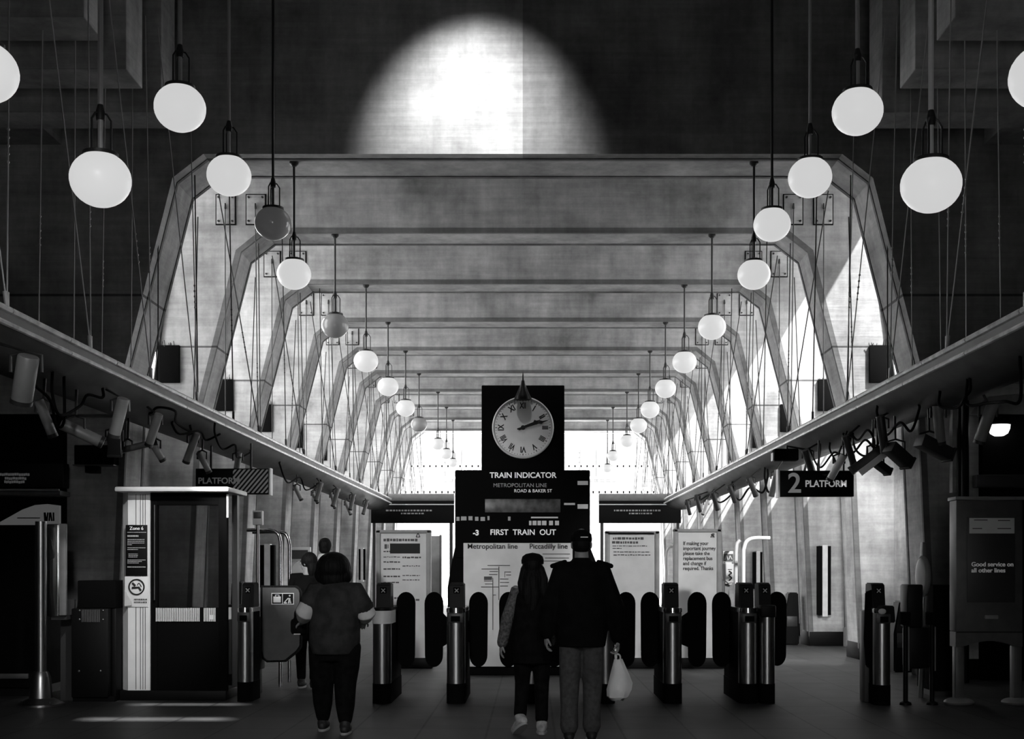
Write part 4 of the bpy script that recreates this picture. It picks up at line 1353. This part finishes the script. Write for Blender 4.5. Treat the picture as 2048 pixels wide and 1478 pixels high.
mb = MB(); mb.box(PX(146, Y), PX(228, Y), Y - .02, Y + .2, PZ(931, Y), PZ(929, Y))
obj('ledge', mb, M['grey'], t)
mb = MB(); mb.box(PX(168, Y), PX(192, Y), Y + .03, Y + .2, PZ(945, Y), PZ(931, Y), .006)
obj('camera_pod', mb, M['black'], t)

# ---------------------------------------------------------------- platform side objects
def wall_box(name, lab, cat, x0, x1, y0, y1, Y, m, d=.18):
    t = thing(name, lab, cat, ((PX(x0, Y) + PX(x1, Y)) / 2, Y + d, PZ(y1, Y)))
    mb = MB(); mb.box(PX(x0, Y), PX(x1, Y), Y, Y + d, PZ(y1, Y), PZ(y0, Y), .02)
    obj('case', mb, m, t)
    return t
for k, (px0, px1, yt, yb, rb, lab) in enumerate([(1634, 1662, 1092, 1230, 2, 'slim black framed panel standing out from the bright column under the platform sign'),
                                           (1505, 1525, 1104, 1178, 4, 'slim dark panel on the column behind the pale bent handrail'),
                                           (517, 548, 1090, 1175, 2, 'slim dark panel on the column behind the bent steel handrails'),
                                           (716, 730, 1098, 1160, 6, 'slim dark panel on the far column beside the poster boards')]):
    Y = RIBY[rb] - .16
    t = thing('column_panel', lab, 'panel', ((PX(px0, Y) + PX(px1, Y)) / 2, Y, PZ(yb, Y)), 'slim panels on the columns')
    wd = px1 - px0
    mb = MB(); mb.box(PX(px0 + wd * .1, Y), PX(px0 + wd * .38, Y), Y, Y + .16, PZ(yb, Y), PZ(yt, Y)).box(PX(px0 + wd * .75, Y), PX(px1, Y), Y, Y + .16, PZ(yb, Y), PZ(yt, Y))
    obj('side', mb, M['matt'], t, smooth=0)
    mb = MB(); mb.box(PX(px0 + wd * .38, Y), PX(px0 + wd * .75, Y), Y - .02, Y + .16, PZ(yb + 3, Y), PZ(yt - 2, Y))
    obj('face', mb, M['cream'], t, smooth=0)
Y = 16.6
t = thing('help_point', 'white rounded telephone hood with a notice over it, beside the palest poster board', 'help point', (PX(1456, Y), Y, PZ(1170, Y)))
mb = MB(); mb.prism([(PX(a, Y), PZ(b, Y)) for a, b in [(1446, 1124), (1468, 1124), (1468, 1168), (1456, 1170), (1448, 1164), (1446, 1152)]], 'y', Y, Y + .14, .025)
obj('hood', mb, M['white'], t)
mb = MB(); mb.box(PX(1446, Y), PX(1467, Y), Y, Y + .03, PZ(1123, Y), PZ(1102, Y), .004)
pl = obj('notice', mb, M['white'], t)
mb = MB(); mb.box(PX(1448, Y), PX(1466, Y), Y - .004, Y, PZ(1122, Y), PZ(1108, Y))
obj('panel', mb, M['char'], pl, smooth=0)
mb = MB()
for a, b in (((1450, 1120), (1453, 1110)), ((1453, 1110), (1456, 1120)), ((1458, 1119), (1460, 1111)), ((1460, 1111), (1464, 1119))):
    mb.tube([P(*a, Y - .008), P(*b, Y - .008)], .007, 5)
obj('pictogram', mb, M['white'], pl)
mb = MB()
mb.tube(bezier([P(1458, 1142, Y - .006), P(1463, 1146, Y - .008), P(1458, 1150, Y - .008), P(1463, 1156, Y - .008), P(1458, 1161, Y - .006)]), .009, 6).tube([P(1456, 1139, Y - .006), P(1464, 1139, Y - .006)], .004, 5)
obj('lettering', mb, M['ink'], t)
mb = MB(); mb.box(PX(1452, Y), PX(1462, Y), Y + .1, Y + .16, 0, PZ(1165, Y))
obj('post', mb, M['midgrey'], t)
Y = 19.6
t = thing('wall_notice', 'white framed notice on the column, half hidden by the long haired person turned sideways', 'notice', (PX(602, Y), Y + .05, PZ(1122, Y)))
mb = MB(); mb.box(PX(582, Y), PX(621, Y), Y, Y + .05, PZ(1122, Y), PZ(1094, Y), .005)
obj('board', mb, M['white'], t)
mb = MB(); mb.box(PX(584, Y), PX(616, Y), Y - .006, Y, PZ(1118, Y), PZ(1100, Y))
obj('panel', mb, M['char'], t, smooth=0)
mb = MB(); mb.box(PX(590, Y), PX(614, Y), Y + .05, Y + .4, PZ(1110, Y), PZ(1106, Y))
obj('bracket', mb, M['char'], t)
t = thing('help_point', 'white rounded telephone hood under the framed notice, behind the sideways person', 'help point', (PX(600, Y), Y, PZ(1170, Y)))
mb = MB(); mb.ball((PX(602, Y), Y + .1, PZ(1146, Y)), .17, .14, .2)
obj('hood', mb, M['white'], t)
mb = MB(); mb.tube([(PX(602, Y), Y + .12, PZ(1160, Y)), (PX(602, Y), Y + .12, 0)], .05, 10)
obj('post', mb, M['grey'], t)
Y = 13.9
t = thing('phone_hood', 'white oval telephone hood glinting above the black sack holder', 'telephone', (PX(1846, Y), Y, PZ(1190, Y)))
mb = MB(); mb.ball(P(1846, 1152, Y + .08), .085, .10, .235)
obj('shell', mb, M['midgrey'], t)
mb = MB(); mb.ball(P(1841, 1152, Y + .03), .055, .08, .20)
obj('rim', mb, M['white'], t)
mb = MB(); mb.box(PX(1848, Y), PX(1858, Y), Y + .05, Y + .15, PZ(1118, Y), PZ(1084, Y), .01)
obj('mount', mb, M['grey'], t)
mb = MB(); mb.tube([P(1852, 1190, Y + .2), Vector((PX(1852, Y), Y + .2, 0))], .03, 10)
obj('post', mb, M['grey'], t)
Y = 13.35
t = thing('sack_holder', 'black two legged sack holder with steel strips, between gate and status board', 'litter stand', (PX(1840, Y), Y, 0))
for x in (1811, 1864):
    mb = MB(); mb.tube([(PX(x, Y), Y, .02), (PX(x, Y), Y, PZ(1225, Y))], .026, 10)
    mb.lathe([(0, 0), (.065, 0), (.06, .025), (.03, .04), (0, .04)], (PX(x, Y), Y, 0), 16)
    obj('leg', mb, M['black'], t)
    mb = MB(); mb.box(PX(x + 2, Y), PX(x + 9, Y), Y + .02, Y + .06, .36, PZ(1254, Y))
    obj('strip', mb, M['steel'], t)
    mb = MB(); mb.box(PX(x - 8, Y), PX(x + 9, Y), Y - .04, Y + .1, PZ(1250, Y), PZ(1224, Y), .01)
    obj('clamp', mb, M['matt'], t)
mb = MB(); mb.box(PX(1816, Y), PX(1848, Y), Y + .02, Y + .3, PZ(1255, Y), PZ(1169, Y), .02)
obj('hopper', mb, M['black'], t)
mb = MB(); mb.box(PX(1820, Y), PX(1862, Y), Y + .04, Y + .3, .38, PZ(1254, Y), .03)
obj('sack', mb, M['black'], t)
Y = 14.2
t = thing('equipment_cabinet', 'plain black cabinet standing against the outer column', 'cabinet', (PX(1889, Y), Y + .3, 0))
mb = MB(); mb.box(PX(1866, Y), PX(1914, Y), Y, Y + .6, .06, PZ(1170, Y), .015)
obj('body', mb, M['matt'], t)
mb = MB(); mb.box(PX(1868, Y), PX(1912, Y), Y + .03, Y + .55, 0, .07)
obj('plinth', mb, M['char'], t)
# service status board
Y = EYE * F / (1411 - VY)
t = thing('status_board', 'dark grey service status board on two blobby feet', 'information board', (PX(1980, Y), Y + .2, 0))
X0, X1 = PX(1912, Y), PX(2046, Y)
mb = MB(); mb.box(X0, X1, Y, Y + .22, PZ(1264, Y), PZ(1000, Y), .015)
obj('case', mb, M['grey'], t)
mb = MB(); mb.box(X0 - .012, X1 + .012, Y - .02, Y + .24, PZ(1000, Y), PZ(993, Y), .008)
obj('cap', mb, M['midgrey'], t)
# skirt with a shallow arch
arch = [(X0, PZ(1264, Y)), (X1, PZ(1264, Y)), (X1, PZ(1294, Y))]
for k in range(11):
    f = k / 10
    px = 2030 - f * (2030 - 1932)
    arch.append((PX(px, Y), PZ(1292 - 10 * math.sin(PI * f), Y)))
arch.append((X0, PZ(1294, Y)))
mb = MB(); mb.prism(arch, 'y', Y + .01, Y + .2)
obj('skirt', mb, M['grey'], t, smooth=0)
mb = MB(); mb.box(X0 + .01, X1, Y - .004, Y + .01, PZ(1265.5, Y), PZ(1263, Y))
obj('joint', mb, M['ink'], t, smooth=0)
mb = MB(); mb.box(PX(1934, Y), PX(2030, Y), Y - .008, Y + .02, PZ(1205, Y), PZ(1034, Y), .004)
sc = obj('screen', mb, M['char'], t)
text('lettering', 'Good service on', (PX(1942, Y), Y - .011, PZ(1129, Y)), .066, M['greyletter'], sc, align='LEFT', bold=.001)
text('lettering', 'all other lines', (PX(1942, Y), Y - .011, PZ(1141, Y)), .066, M['greyletter'], sc, align='LEFT', bold=.001)
mb = MB(); mb.box(PX(1938, Y), PX(2028, Y), Y - .014, Y - .006, PZ(1067, Y), PZ(1036, Y))
hd = obj('header', mb, M['white'], sc, smooth=0)
mb = MB()
for a, b, yt in ((1945, 1964, 1057), (1995, 2022, 1057), (1948, 1975, 1040), (1996, 2020, 1041)):
    bar(mb, a, b, yt, Y - .014, 1.8, .003)
obj('print', mb, M['greyink'], hd, smooth=0)
mb = MB(); mb.box(PX(1968, Y), PX(1995, Y), Y - .03, Y + .01, PZ(1238, Y), PZ(1230, Y), .008)
obj('handle', mb, M['midgrey'], t)
for x0, x1 in ((1914, 1932), (2030, 2048)):
    mb = MB(); mb.box(PX(x0, Y), PX(x1, Y), Y + .04, Y + .16, .02, PZ(1292, Y), .015)
    lg = obj('leg', mb, M['grey'], t)
    mb = MB(); xm = (PX(x0, Y) + PX(x1, Y)) / 2
    mb.ball((xm, Y + .08, .03), .16, .14, .05)
    obj('foot', mb, M['midgrey'], lg)

# shuttered opening with a half dome lamp beyond the outer column
Y = 16.15
t = thing('wall_lamp', 'bright half dome lamp in the dark doorway above the status board', 'lamp', P(1998, 852, Y))
mb = MB()
prof = [(0, -.145), (.06, -.14), (.11, -.11), (.135, -.05), (.14, 0), (0, 0)]
mb.lathe(prof, P(1998, 850, Y), 24)
obj('diffuser', mb, M['lamp'], t)
mb = MB(); mb.lathe([(0, 0), (.15, 0), (.15, .02), (.05, .05), (0, .05)], P(1998, 850, Y), 24)
mb.tube([P(1998, 848, Y), P(1998, 848, Y) + Vector((0, .1, .05))], .02, 8)
obj('cap', mb, M['black'], t)
Y = 16.1
mb = MB()
mb.prism([(PX(a, Y), PZ(b, Y)) for a, b in [(1905, 985), (1925, 985), (1932, 840), (1950, 815), (1978, 792), (2060, 786), (2060, 768), (1905, 768)]], 'y', Y, Y + .12)
struct('trim_40', mb, M['concrete'], smooth=0)
mb = MB(); mb.tube([P(1930, 770, 15.9), Vector((PX(1930, 15.9), 15.9, 0))], .05, 12).tube([P(1919, 770, 15.95), Vector((PX(1919, 15.95), 15.95, 0))], .03, 10)
o = obj('drain_pipe', mb, M['black'], None, base=(PX(1930, 15.9), 15.9, 0)); tag(o, 'black pipe running down the outer column by the status board', 'pipe')
mb = MB(); mb.box(PX(1950, 16), PX(2060, 16), 15.95, 16.1, PZ(975, 16), PZ(950, 16), .01)
o = obj('fascia_rail', mb, M['char'], None, base=P(2000, 975, 16)); tag(o, 'dark horizontal rail across the doorway behind the status board', 'rail')
Y = 17.9
t = wall_box('monitor', 'black monitor hung from the trough above the platform sign', 'monitor', 1549, 1598, 897, 921, Y, M['matt'])
mb = MB(); mb.tube([P(1574, 898, Y + .09), P(1574, 892, Y + .09), Vector((4.1, Y + .09, under(4.1)))], .02, 8)
obj('hanger', mb, M['wire'], t)
mb = MB(); mb.box(PX(1546, Y), PX(1549, Y), Y + .02, Y + .15, PZ(921, Y), PZ(905, Y))
obj('side_trim', mb, M['white'], t)

# ---------------------------------------------------------------- people
def hand_geo(mb, wrist, d, n, thumb, curl=.45, sc=1.0):
    """palm, four unequal bent fingers and a thumb from the side of the palm"""
    w_, d, n = Vector(wrist), Vector(d).normalized(), Vector(n)
    n = (n - d * n.dot(d)).normalized()
    s = d.cross(n)
    m = Matrix((s, n, d)).transposed().to_4x4()
    mb.ball(w_ + d * .05 * sc, .042 * sc, .017 * sc, .056 * sc, 14, 10, m)
    for i, L in enumerate((.068, .077, .072, .056)):
        off = (i - 1.5) * .0225 * -thumb
        p = w_ + d * .088 * sc + s * off * sc
        ang = 0; pts = [p - d * .02 * sc, p]
        for f, da in ((.42, curl * .8), (.33, curl * 1.2), (.25, curl * .9)):
            ang += da
            p = p + (d * math.cos(ang) + n * math.sin(ang)) * L * f * sc
            pts.append(p)
        mb.limb(pts, [.0095 * sc, .0095 * sc, .009 * sc, .0085 * sc, .0075 * sc], 8)
    p = w_ + d * .03 * sc + s * thumb * .03 * sc
    q = p + (d * .55 + s * thumb * .6 + n * .35).normalized() * .036 * sc
    r_ = q + (d * .85 + s * thumb * .1 + n * .5).normalized() * .028 * sc
    mb.limb([p, q, r_], [.0125 * sc, .0105 * sc, .0085 * sc], 8)

def person(label, base, H, J, look):
    """J: joints in metres from base (x to the side, y away from the entrance, z up)"""
    B = Vector(base)
    g = look.get('g', 1.0)
    t = thing('person', label, 'person', base)
    V = lambda k: B + Vector(J[k])
    hz = J['head']                                   # centre of the head
    hc = B + Vector(hz)
    R = Matrix.Rotation(look.get('yaw', 0), 4, 'Z') @ Matrix.Rotation(look.get('nod', 0), 4, 'X')
    def hp(x, y, z): return hc + (R @ Vector((x, y, z)))
    k = H / 1.72
    # body: one continuous skin
    mb = MB()
    mb.ball(hc + Vector((0, 0, .015)), .074 * k, .094 * k, .105 * k, mtx=R)
    mb.ball(hp(0, .035 * k, -.055 * k), .052 * k, .058 * k, .062 * k, mtx=R)
    mb.limb([hp(0, .09 * k, .015 * k), hp(0, .108 * k, -.022 * k)], [.010 * k, .016 * k], 8)
    for sx in (-1, 1):
        mb.ball(hp(sx * .076 * k, -.004, -.012 * k), .011 * k, .022 * k, .033 * k, mtx=R)
    mb.limb([hp(-.018 * k, .085 * k, -.062 * k), hp(.018 * k, .085 * k, -.062 * k)], [.009 * k, .009 * k], 6)
    nk = (V('sl') + V('sr')) / 2
    mb.limb([hc + Vector((0, -.015, -.06)), nk + Vector((0, 0, .01))], [.055 * k, .062 * k], 14)
    hipm = (V('hl') + V('hr')) / 2
    sw = (V('sr') - V('sl')).length / 2
    tw = look.get('waist', .14) * .9
    def lerp(a, b, f): return a + (b - a) * f
    mb.loft([(lerp(hipm, nk, f), rx, ry) for f, rx, ry in ((-.16, .10 * g, .085 * g), (.0, .155 * g * k, .11 * g), (.25, .145 * g * k, .10 * g), (.5, tw, .10 * g), (.75, sw * .85, .11 * g), (.92, sw * .9, .085), (1.02, .06, .05))])
    for sd, th in (('l', 1), ('r', -1)):
        mb.limb([V('s' + sd), V('e' + sd), V('w' + sd)], [.048 * k * g, .038 * k * g, .026 * k])
        d = (V('w' + sd) - V('e' + sd))
        hand_geo(mb, V('w' + sd), look.get('hd' + sd, d), look.get('hn' + sd, (-1 if sd == 'r' else 1, .2, 0)), look.get('th' + sd, th), look.get('curl' + sd, .45), k)
        mb.limb([V('h' + sd), V('k' + sd), V('a' + sd)], [.075 * k * g, .052 * k, .036 * k])
        a = V('a' + sd); f = Vector(look.get('f' + sd, (0, 1, 0))).normalized()
        mb.limb([a + Vector((0, 0, -.03)) - f * .02, a + f * .13 + Vector((0, 0, -.055))], [.034 * k, .026 * k])
    body = fused('body', mb, M['skin'], t, .006, 2)
    for sx in (-1, 1):
        mb = MB(); mb.ball(hp(sx * .031 * k, .083 * k, .014 * k), .011 * k)
        obj('eye', mb, M['ink'], t)
    # trousers
    lr = look.get('leg', (.095, .07, .055))
    mb = MB()
    for sd in 'lr':
        mb.limb([V('h' + sd) + Vector((0, 0, .03)), lerp(V('h' + sd), V('k' + sd), .5), V('k' + sd), lerp(V('k' + sd), V('a' + sd), .55), V('a' + sd) + (V('k' + sd) - V('a' + sd)).normalized() * .03], [lr[0], lr[0] * .95, lr[1], lr[1] * .86, lr[2]], 16)
    rx = look.get('hipw', .17)
    mb.loft([(hipm + Vector((0, 0, -.10)), rx * .8, .11 * g), (hipm, rx, .125 * g), (hipm + Vector((0, 0, .12)), rx * .95, .12 * g), (hipm + Vector((0, 0, .2)), rx * .85, .11 * g)])
    fused('trousers', mb, M[look['trousers']], t, .011, 4)
    # top: torso plus sleeves in one garment
    mb = MB()
    mb.loft([(B + Vector(c), a, b) for c, a, b in look['top']], 28)
    se = look.get('sleeve', (.07, .058, .05))
    if look.get('sleeves', True):
        for sd in 'lr':
            f = look.get('slv' + sd, 1.0)
            pts, rs = [V('s' + sd)], [se[0]]
            if f <= .5:
                pts.append(lerp(V('s' + sd), V('e' + sd), f * 2)); rs.append(se[1])
            else:
                pts += [V('e' + sd), lerp(V('e' + sd), V('w' + sd), (f - .5) * 2 * .93)]; rs += [se[1], se[2]]
            mb.limb([nk.lerp(V('s' + sd), .45) + Vector((0, 0, .0))] + pts, [se[0] * .9] + rs, 14)
    for c, rx_, ry_, rz_ in look.get('topballs', ()):
        mb.ball(B + Vector(c), rx_, ry_, rz_)
    fused(look['topname'], mb, M[look['topmat']], t, .011, 4)
    # shoes
    for sd in 'lr':
        a = V('a' + sd); f = Vector(look.get('f' + sd, (0, 1, 0))).normalized()
        up = Vector((0, 0, 1)); up = (up - f * up.dot(f)).normalized()
        mb = MB()
        mb.limb([a + up * .02, a - up * .035 - f * .02], [.046, .05], 14)
        mb.limb([a - up * .048 - f * .045, a - up * .048 + f * .06, a - up * .055 + f * .155], [.042, .046, .038], 14)
        sh = fused('shoe', mb, M[look.get('shoe', 'shoe')], t, .007, 3)
        mb = MB()
        q = Matrix((f.cross(up), f, up)).transposed().to_4x4()
        mb.loft([((0, 0, 0), .046, .135), ((0, 0, .01), .05, .14), ((0, 0, .022), .047, .136)])
        bmesh.ops.transform(mb.bm, matrix=Matrix.Translation(a - up * .098 + f * .05) @ q, verts=mb.bm.verts)
        obj('sole', mb, M[look.get('sole', 'sole')], sh)
    # hair
    mb = MB()
    for c, rx_, ry_, rz_ in look['hair']:
        mb.ball(hc + R @ Vector(c), rx_, ry_, rz_, mtx=R)
    for strand in look.get('strands', ()):
        mb.limb([hc + Vector(p) for p in strand[0]], strand[1], 10)
    fused('hair', mb, M['hair'], t, .009, 2)
    return t, hc, hp, V

# man with the carrier bag
bx, by = .415, 10.47
J = dict(head=(.0, .02, 1.665), sl=(-.175, 0, 1.44), sr=(.175, 0, 1.44), el=(-.27, -.01, 1.14), er=(.285, -.02, 1.13), wl=(-.29, .06, .90), wr=(.305, .04, .86),
         hl=(-.09, 0, .90), hr=(.09, 0, .90), kl=(-.10, .03, .49), kr=(.095, .06, .49), al=(-.105, -.02, .10), ar=(.085, .03, .10))
t, hc, hp, V = person('person in dark cap, dark padded jacket and grey trousers, carrying a white bag', (bx, by, 0), 1.78, J, dict(
    g=1.05, waist=.17, hipw=.185, leg=(.10, .085, .078), trousers='cloth_grey', topname='jacket', topmat='cloth_navy',
    top=[((0, 0, .80), .20, .13), ((0, 0, .90), .215, .145), ((0, 0, 1.1), .225, .15), ((0, 0, 1.28), .235, .145), ((0, 0, 1.40), .225, .12), ((0, 0, 1.47), .17, .10), ((0, .005, 1.51), .085, .08), ((0, .005, 1.545), .075, .075)],
    sleeve=(.085, .075, .062), hair=[((0, -.03, -.005), .080, .078, .085)], curlr=.75, hnr=(-1, .1, 0), hdr=(.03, .05, -1)))
mb = MB()
mb.ball(hc + Vector((0, 0, .045)), .088, .108, .088)
mb.box(hc.x - .095, hc.x + .095, hc.y - .12, hc.y + .12, hc.z - .10, hc.z + .028)
cap_bm = MB()
cap_bm.lathe([(.087, .015), (.089, .04), (.084, .075), (.06, .105), (.02, .118), (0, .119)], hc, 28, Matrix.Diagonal((1, 1.22, 1, 1)))
mb.bm.free()
o = obj('cap', cap_bm, M['cloth_black'], t)
mb = MB(); mb.prism([(hc.x - .075, hc.y + .09), (hc.x + .075, hc.y + .09), (hc.x + .06, hc.y + .165), (hc.x, hc.y + .185), (hc.x - .06, hc.y + .165)], 'z', hc.z + .02, hc.z + .028, .003)
obj('peak', mb, M['cloth_black'], o)
mb = MB(); mb.box(hc.x - .012, hc.x + .05, hc.y - .115, hc.y - .10, hc.z + .046, hc.z + .054)
obj('strap', mb, M['greyletter'], o)
for sx in (-1, 1):
    mb = MB(); mb.limb([Vector((bx + sx * .14, by - .03, 1.51)), Vector((bx + sx * .245, by - .03, 1.475))], [.018, .02], 8)
    jk = [c for c in t.children if c.name.startswith('jacket')][0]
    obj('shoulder_flap', mb, M['cloth_navy'], jk)
# carrier bag
hb = Vector((bx + .305, by + .045, .76))
t = thing('carrier_bag', 'white carrier bag hanging from the capped person\'s hand', 'bag', (bx + .32, by + .05, .34))
mb = MB()
mb.loft([((bx + .30, by + .05, .345), .045, .05), ((bx + .305, by + .05, .375), .085, .075), ((bx + .318, by + .05, .44), .104, .08), ((bx + .33, by + .05, .49), .105, .075), ((bx + .325, by + .05, .56), .08, .06), ((bx + .315, by + .05, .63), .055, .04), ((bx + .308, by + .05, .69), .035, .025)], 18)
r = random.Random(2)
for v in mb.bm.verts:
    v.co += Vector((r.uniform(-.006, .006), r.uniform(-.008, .008), r.uniform(-.006, .006)))
obj('pouch', mb, M['bag'], t, smooth=28)
for dy in (-.02, .02):
    mb = MB(); mb.tube(bezier([(bx + .29, by + .05 + dy, .66), (bx + .292, by + .05 + dy, .71), (bx + .300, by + .05 + dy * .6, .735), (bx + .325, by + .05 + dy * .6, .72), (bx + .328, by + .05 + dy, .66)], 6), .007, 6)
    obj('handle', mb, M['bag'], t)

# long haired woman beside him
bx, by = .0, 11.0
J = dict(head=(.005, .02, 1.475), sl=(-.145, 0, 1.265), sr=(.14, 0, 1.265), el=(-.215, -.02, 1.02), er=(.19, .0, 1.0), wl=(-.262, .05, .80), wr=(.16, .12, .80),
         hl=(-.08, 0, .80), hr=(.08, 0, .80), kl=(-.085, .06, .45), kr=(.085, .03, .45), al=(-.105, -.10, .155), ar=(.085, -.02, .10))
t, hc, hp, V = person('person in dark cap with long wavy hair, grey knit sleeve and pale trainers, walking', (bx, by, 0), 1.58, J, dict(
    g=.95, waist=.14, hipw=.17, leg=(.088, .068, .058), trousers='cloth_black', topname='coat', topmat='cloth_black', shoe='paleshoe', fl=(-.35, .75, -.45),
    top=[((0, 0, .62), .165, .13), ((0, 0, .75), .175, .14), ((0, 0, .95), .165, .13), ((0, 0, 1.12), .165, .125), ((0, 0, 1.22), .16, .105), ((0, 0, 1.29), .11, .08), ((0, 0, 1.33), .06, .06)],
    sleeve=(.062, .056, .05), sleeves=False, curll=.35,
    hair=[((0, -.02, .01), .092, .105, .108), ((0, -.06, -.12), .10, .07, .12), ((.0, -.075, -.22), .105, .06, .12)],
    strands=[([(-.07, -.05, -.02), (-.10, -.07, -.15), (-.085, -.085, -.27), (-.105, -.09, -.36)], [.035, .035, .03, .012]),
             ([(.07, -.05, -.02), (.105, -.07, -.12), (.10, -.085, -.25), (.12, -.085, -.33)], [.035, .035, .03, .012]),
             ([(.0, -.09, -.1), (.02, -.11, -.25), (.0, -.11, -.38), (.02, -.105, -.45)], [.05, .05, .045, .015]),
             ([(-.04, -.09, -.1), (-.05, -.105, -.25), (-.04, -.11, -.4)], [.04, .045, .015])]))
for sd in 'lr':
    mb = MB(); mb.limb([Vector((bx, by, 1.22)).lerp(V('s' + sd), .5), V('s' + sd) + Vector((0, 0, -.02)), V('e' + sd), V('w' + sd)], [.045, .062, .056, .05], 14)
    fused('sleeve', mb, M['cloth_knit'], t, .009, 3)
mb = MB(); mb.lathe([(.098, .02), (.10, .05), (.09, .085), (.06, .108), (0, .12)], hc, 28, Matrix.Diagonal((1, 1.18, 1, 1)))
o = obj('cap', mb, M['cloth_black'], t)
mb = MB(); mb.prism([(hc.x - .075, hc.y + .09), (hc.x + .075, hc.y + .09), (hc.x + .05, hc.y + .17), (hc.x - .05, hc.y + .17)], 'z', hc.z + .025, hc.z + .033, .003)
obj('peak', mb, M['cloth_black'], o)

# heavy person in the loose top
bx, by = -1.745, 11.06
J = dict(head=(-.02, .06, 1.45), sl=(-.17, .01, 1.245), sr=(.18, .01, 1.245), el=(-.262, -.02, 1.06), er=(.285, -.02, 1.05), wl=(-.33, .22, .97), wr=(.22, .24, .98),
         hl=(-.11, 0, .74), hr=(.11, 0, .74), kl=(-.115, .04, .44), kr=(.095, -.02, .44), al=(-.125, .13, .10), ar=(.11, -.12, .10))
t, hc, hp, V = person('heavy person in loose dark top with pale forearms and black trousers, seen from behind', (bx, by, 0), 1.60, J, dict(
    g=1.35, waist=.19, hipw=.215, leg=(.125, .10, .062), trousers='cloth_black', topname='loose_top', topmat='cloth_dark',
    top=[((-.01, 0, .70), .195, .19), ((0, 0, .80), .225, .215), ((.0, 0, .95), .225, .20), ((.01, 0, 1.08), .205, .18), ((0, 0, 1.18), .195, .16), ((0, 0, 1.26), .18, .13), ((0, .01, 1.32), .11, .09), ((0, .02, 1.36), .08, .08)],
    sleeve=(.10, .095, .09), slvl=.25, slvr=.36, hnl=(.2, 0, -1), hnr=(-.2, 0, -1), curll=.8,
    hair=[((0, -.01, .01), .155, .15, .145), ((.10, -.02, -.06), .07, .08, .075), ((-.08, 0, -.05), .09, .1, .09), ((.0, -.06, -.09), .12, .09, .09)]))
for sd, m_ in (('l', 1), ('r', 1)):
    mb = MB(); mb.limb([V('s' + sd).lerp(V('e' + sd), .62 if sd == 'l' else .75), V('e' + sd), V('e' + sd).lerp(V('w' + sd), .45)], [.082, .086, .062], 16)
    fused('pale_sleeve', mb, M['cuff'], t, .009, 3)
t = thing('handbag', 'black bag held out by the heavy person, against the luggage gate leaf', 'bag', (bx - .40, by + .27, .88))
c = Vector((bx - .36, by + .30, .94))
mb = MB(); mb.box(c.x - .085, c.x + .065, c.y - .05, c.y + .06, c.z - .085, c.z + .06, .03)
obj('pouch', mb, M['cloth_black'], t)
mb = MB(); mb.tube(bezier([c + Vector((-.06, 0, .05)), c + Vector((-.02, 0, .11)), c + Vector((.04, 0, .05))]), .008, 6)
obj('handle', mb, M['cloth_black'], t)
mb = MB(); mb.box(c.x - .05, c.x + .01, c.y - .056, c.y - .05, c.z - .083, c.z - .075)
obj('trim', mb, M['greyletter'], t)

# two people beyond the gates, mostly hidden
bx, by = -2.70, 16.3
std = lambda H, w: dict(head=(0, .02, H - .118), sl=(-w, 0, H * .815), sr=(w, 0, H * .815), el=(-w - .07, 0, H * .63), er=(w + .07, 0, H * .63), wl=(-w - .08, .06, H * .485), wr=(w + .08, .06, H * .485),
                        hl=(-.09, 0, H * .51), hr=(.09, 0, H * .51), kl=(-.09, .05, H * .28), kr=(.09, .0, H * .28), al=(-.09, .08, .10), ar=(.09, -.08, .10))
H = 1.86
person('tall person with short dark hair and a pale collar, beyond the gates', (bx, by, 0), H, std(H, .18), dict(
    trousers='cloth_black', topname='jacket', topmat='cloth_dark', topballs=[((0, -.02, H * .83), .10, .09, .05)],
    top=[((0, 0, .86), .17, .12), ((0, 0, 1.1), .19, .13), ((0, 0, 1.35), .20, .125), ((0, 0, 1.48), .17, .10), ((0, 0, 1.54), .09, .08)],
    hair=[((0, -.02, .02), .085, .1, .1), ((0, -.05, -.03), .075, .06, .07)]))
for o in [c for c in COL.objects if c.get('label', '').startswith('tall person')]:
    mb = MB(); mb.loft([(Vector((bx, by + .0, 1.545)), .12, .11), (Vector((bx, by, 1.59)), .10, .095), (Vector((bx, by, 1.645)), .078, .08)])
    obj('collar', mb, M['cream'], o)
bx, by = -2.72, 15.15
H = 1.65
person('person with long dark hair turned sideways beyond the luggage gate', (bx, by, 0), H, std(H, .16), dict(
    yaw=1.2, trousers='cloth_black', topname='coat', topmat='cloth_navy',
    top=[((0, 0, .76), .16, .12), ((0, 0, 1.0), .17, .125), ((0, 0, 1.2), .175, .115), ((0, 0, 1.33), .14, .09), ((0, 0, 1.38), .07, .07)],
    hair=[((0, -.02, .02), .092, .105, .108), ((0, -.07, -.08), .085, .06, .12), ((.06, -.05, -.14), .05, .06, .12)]))
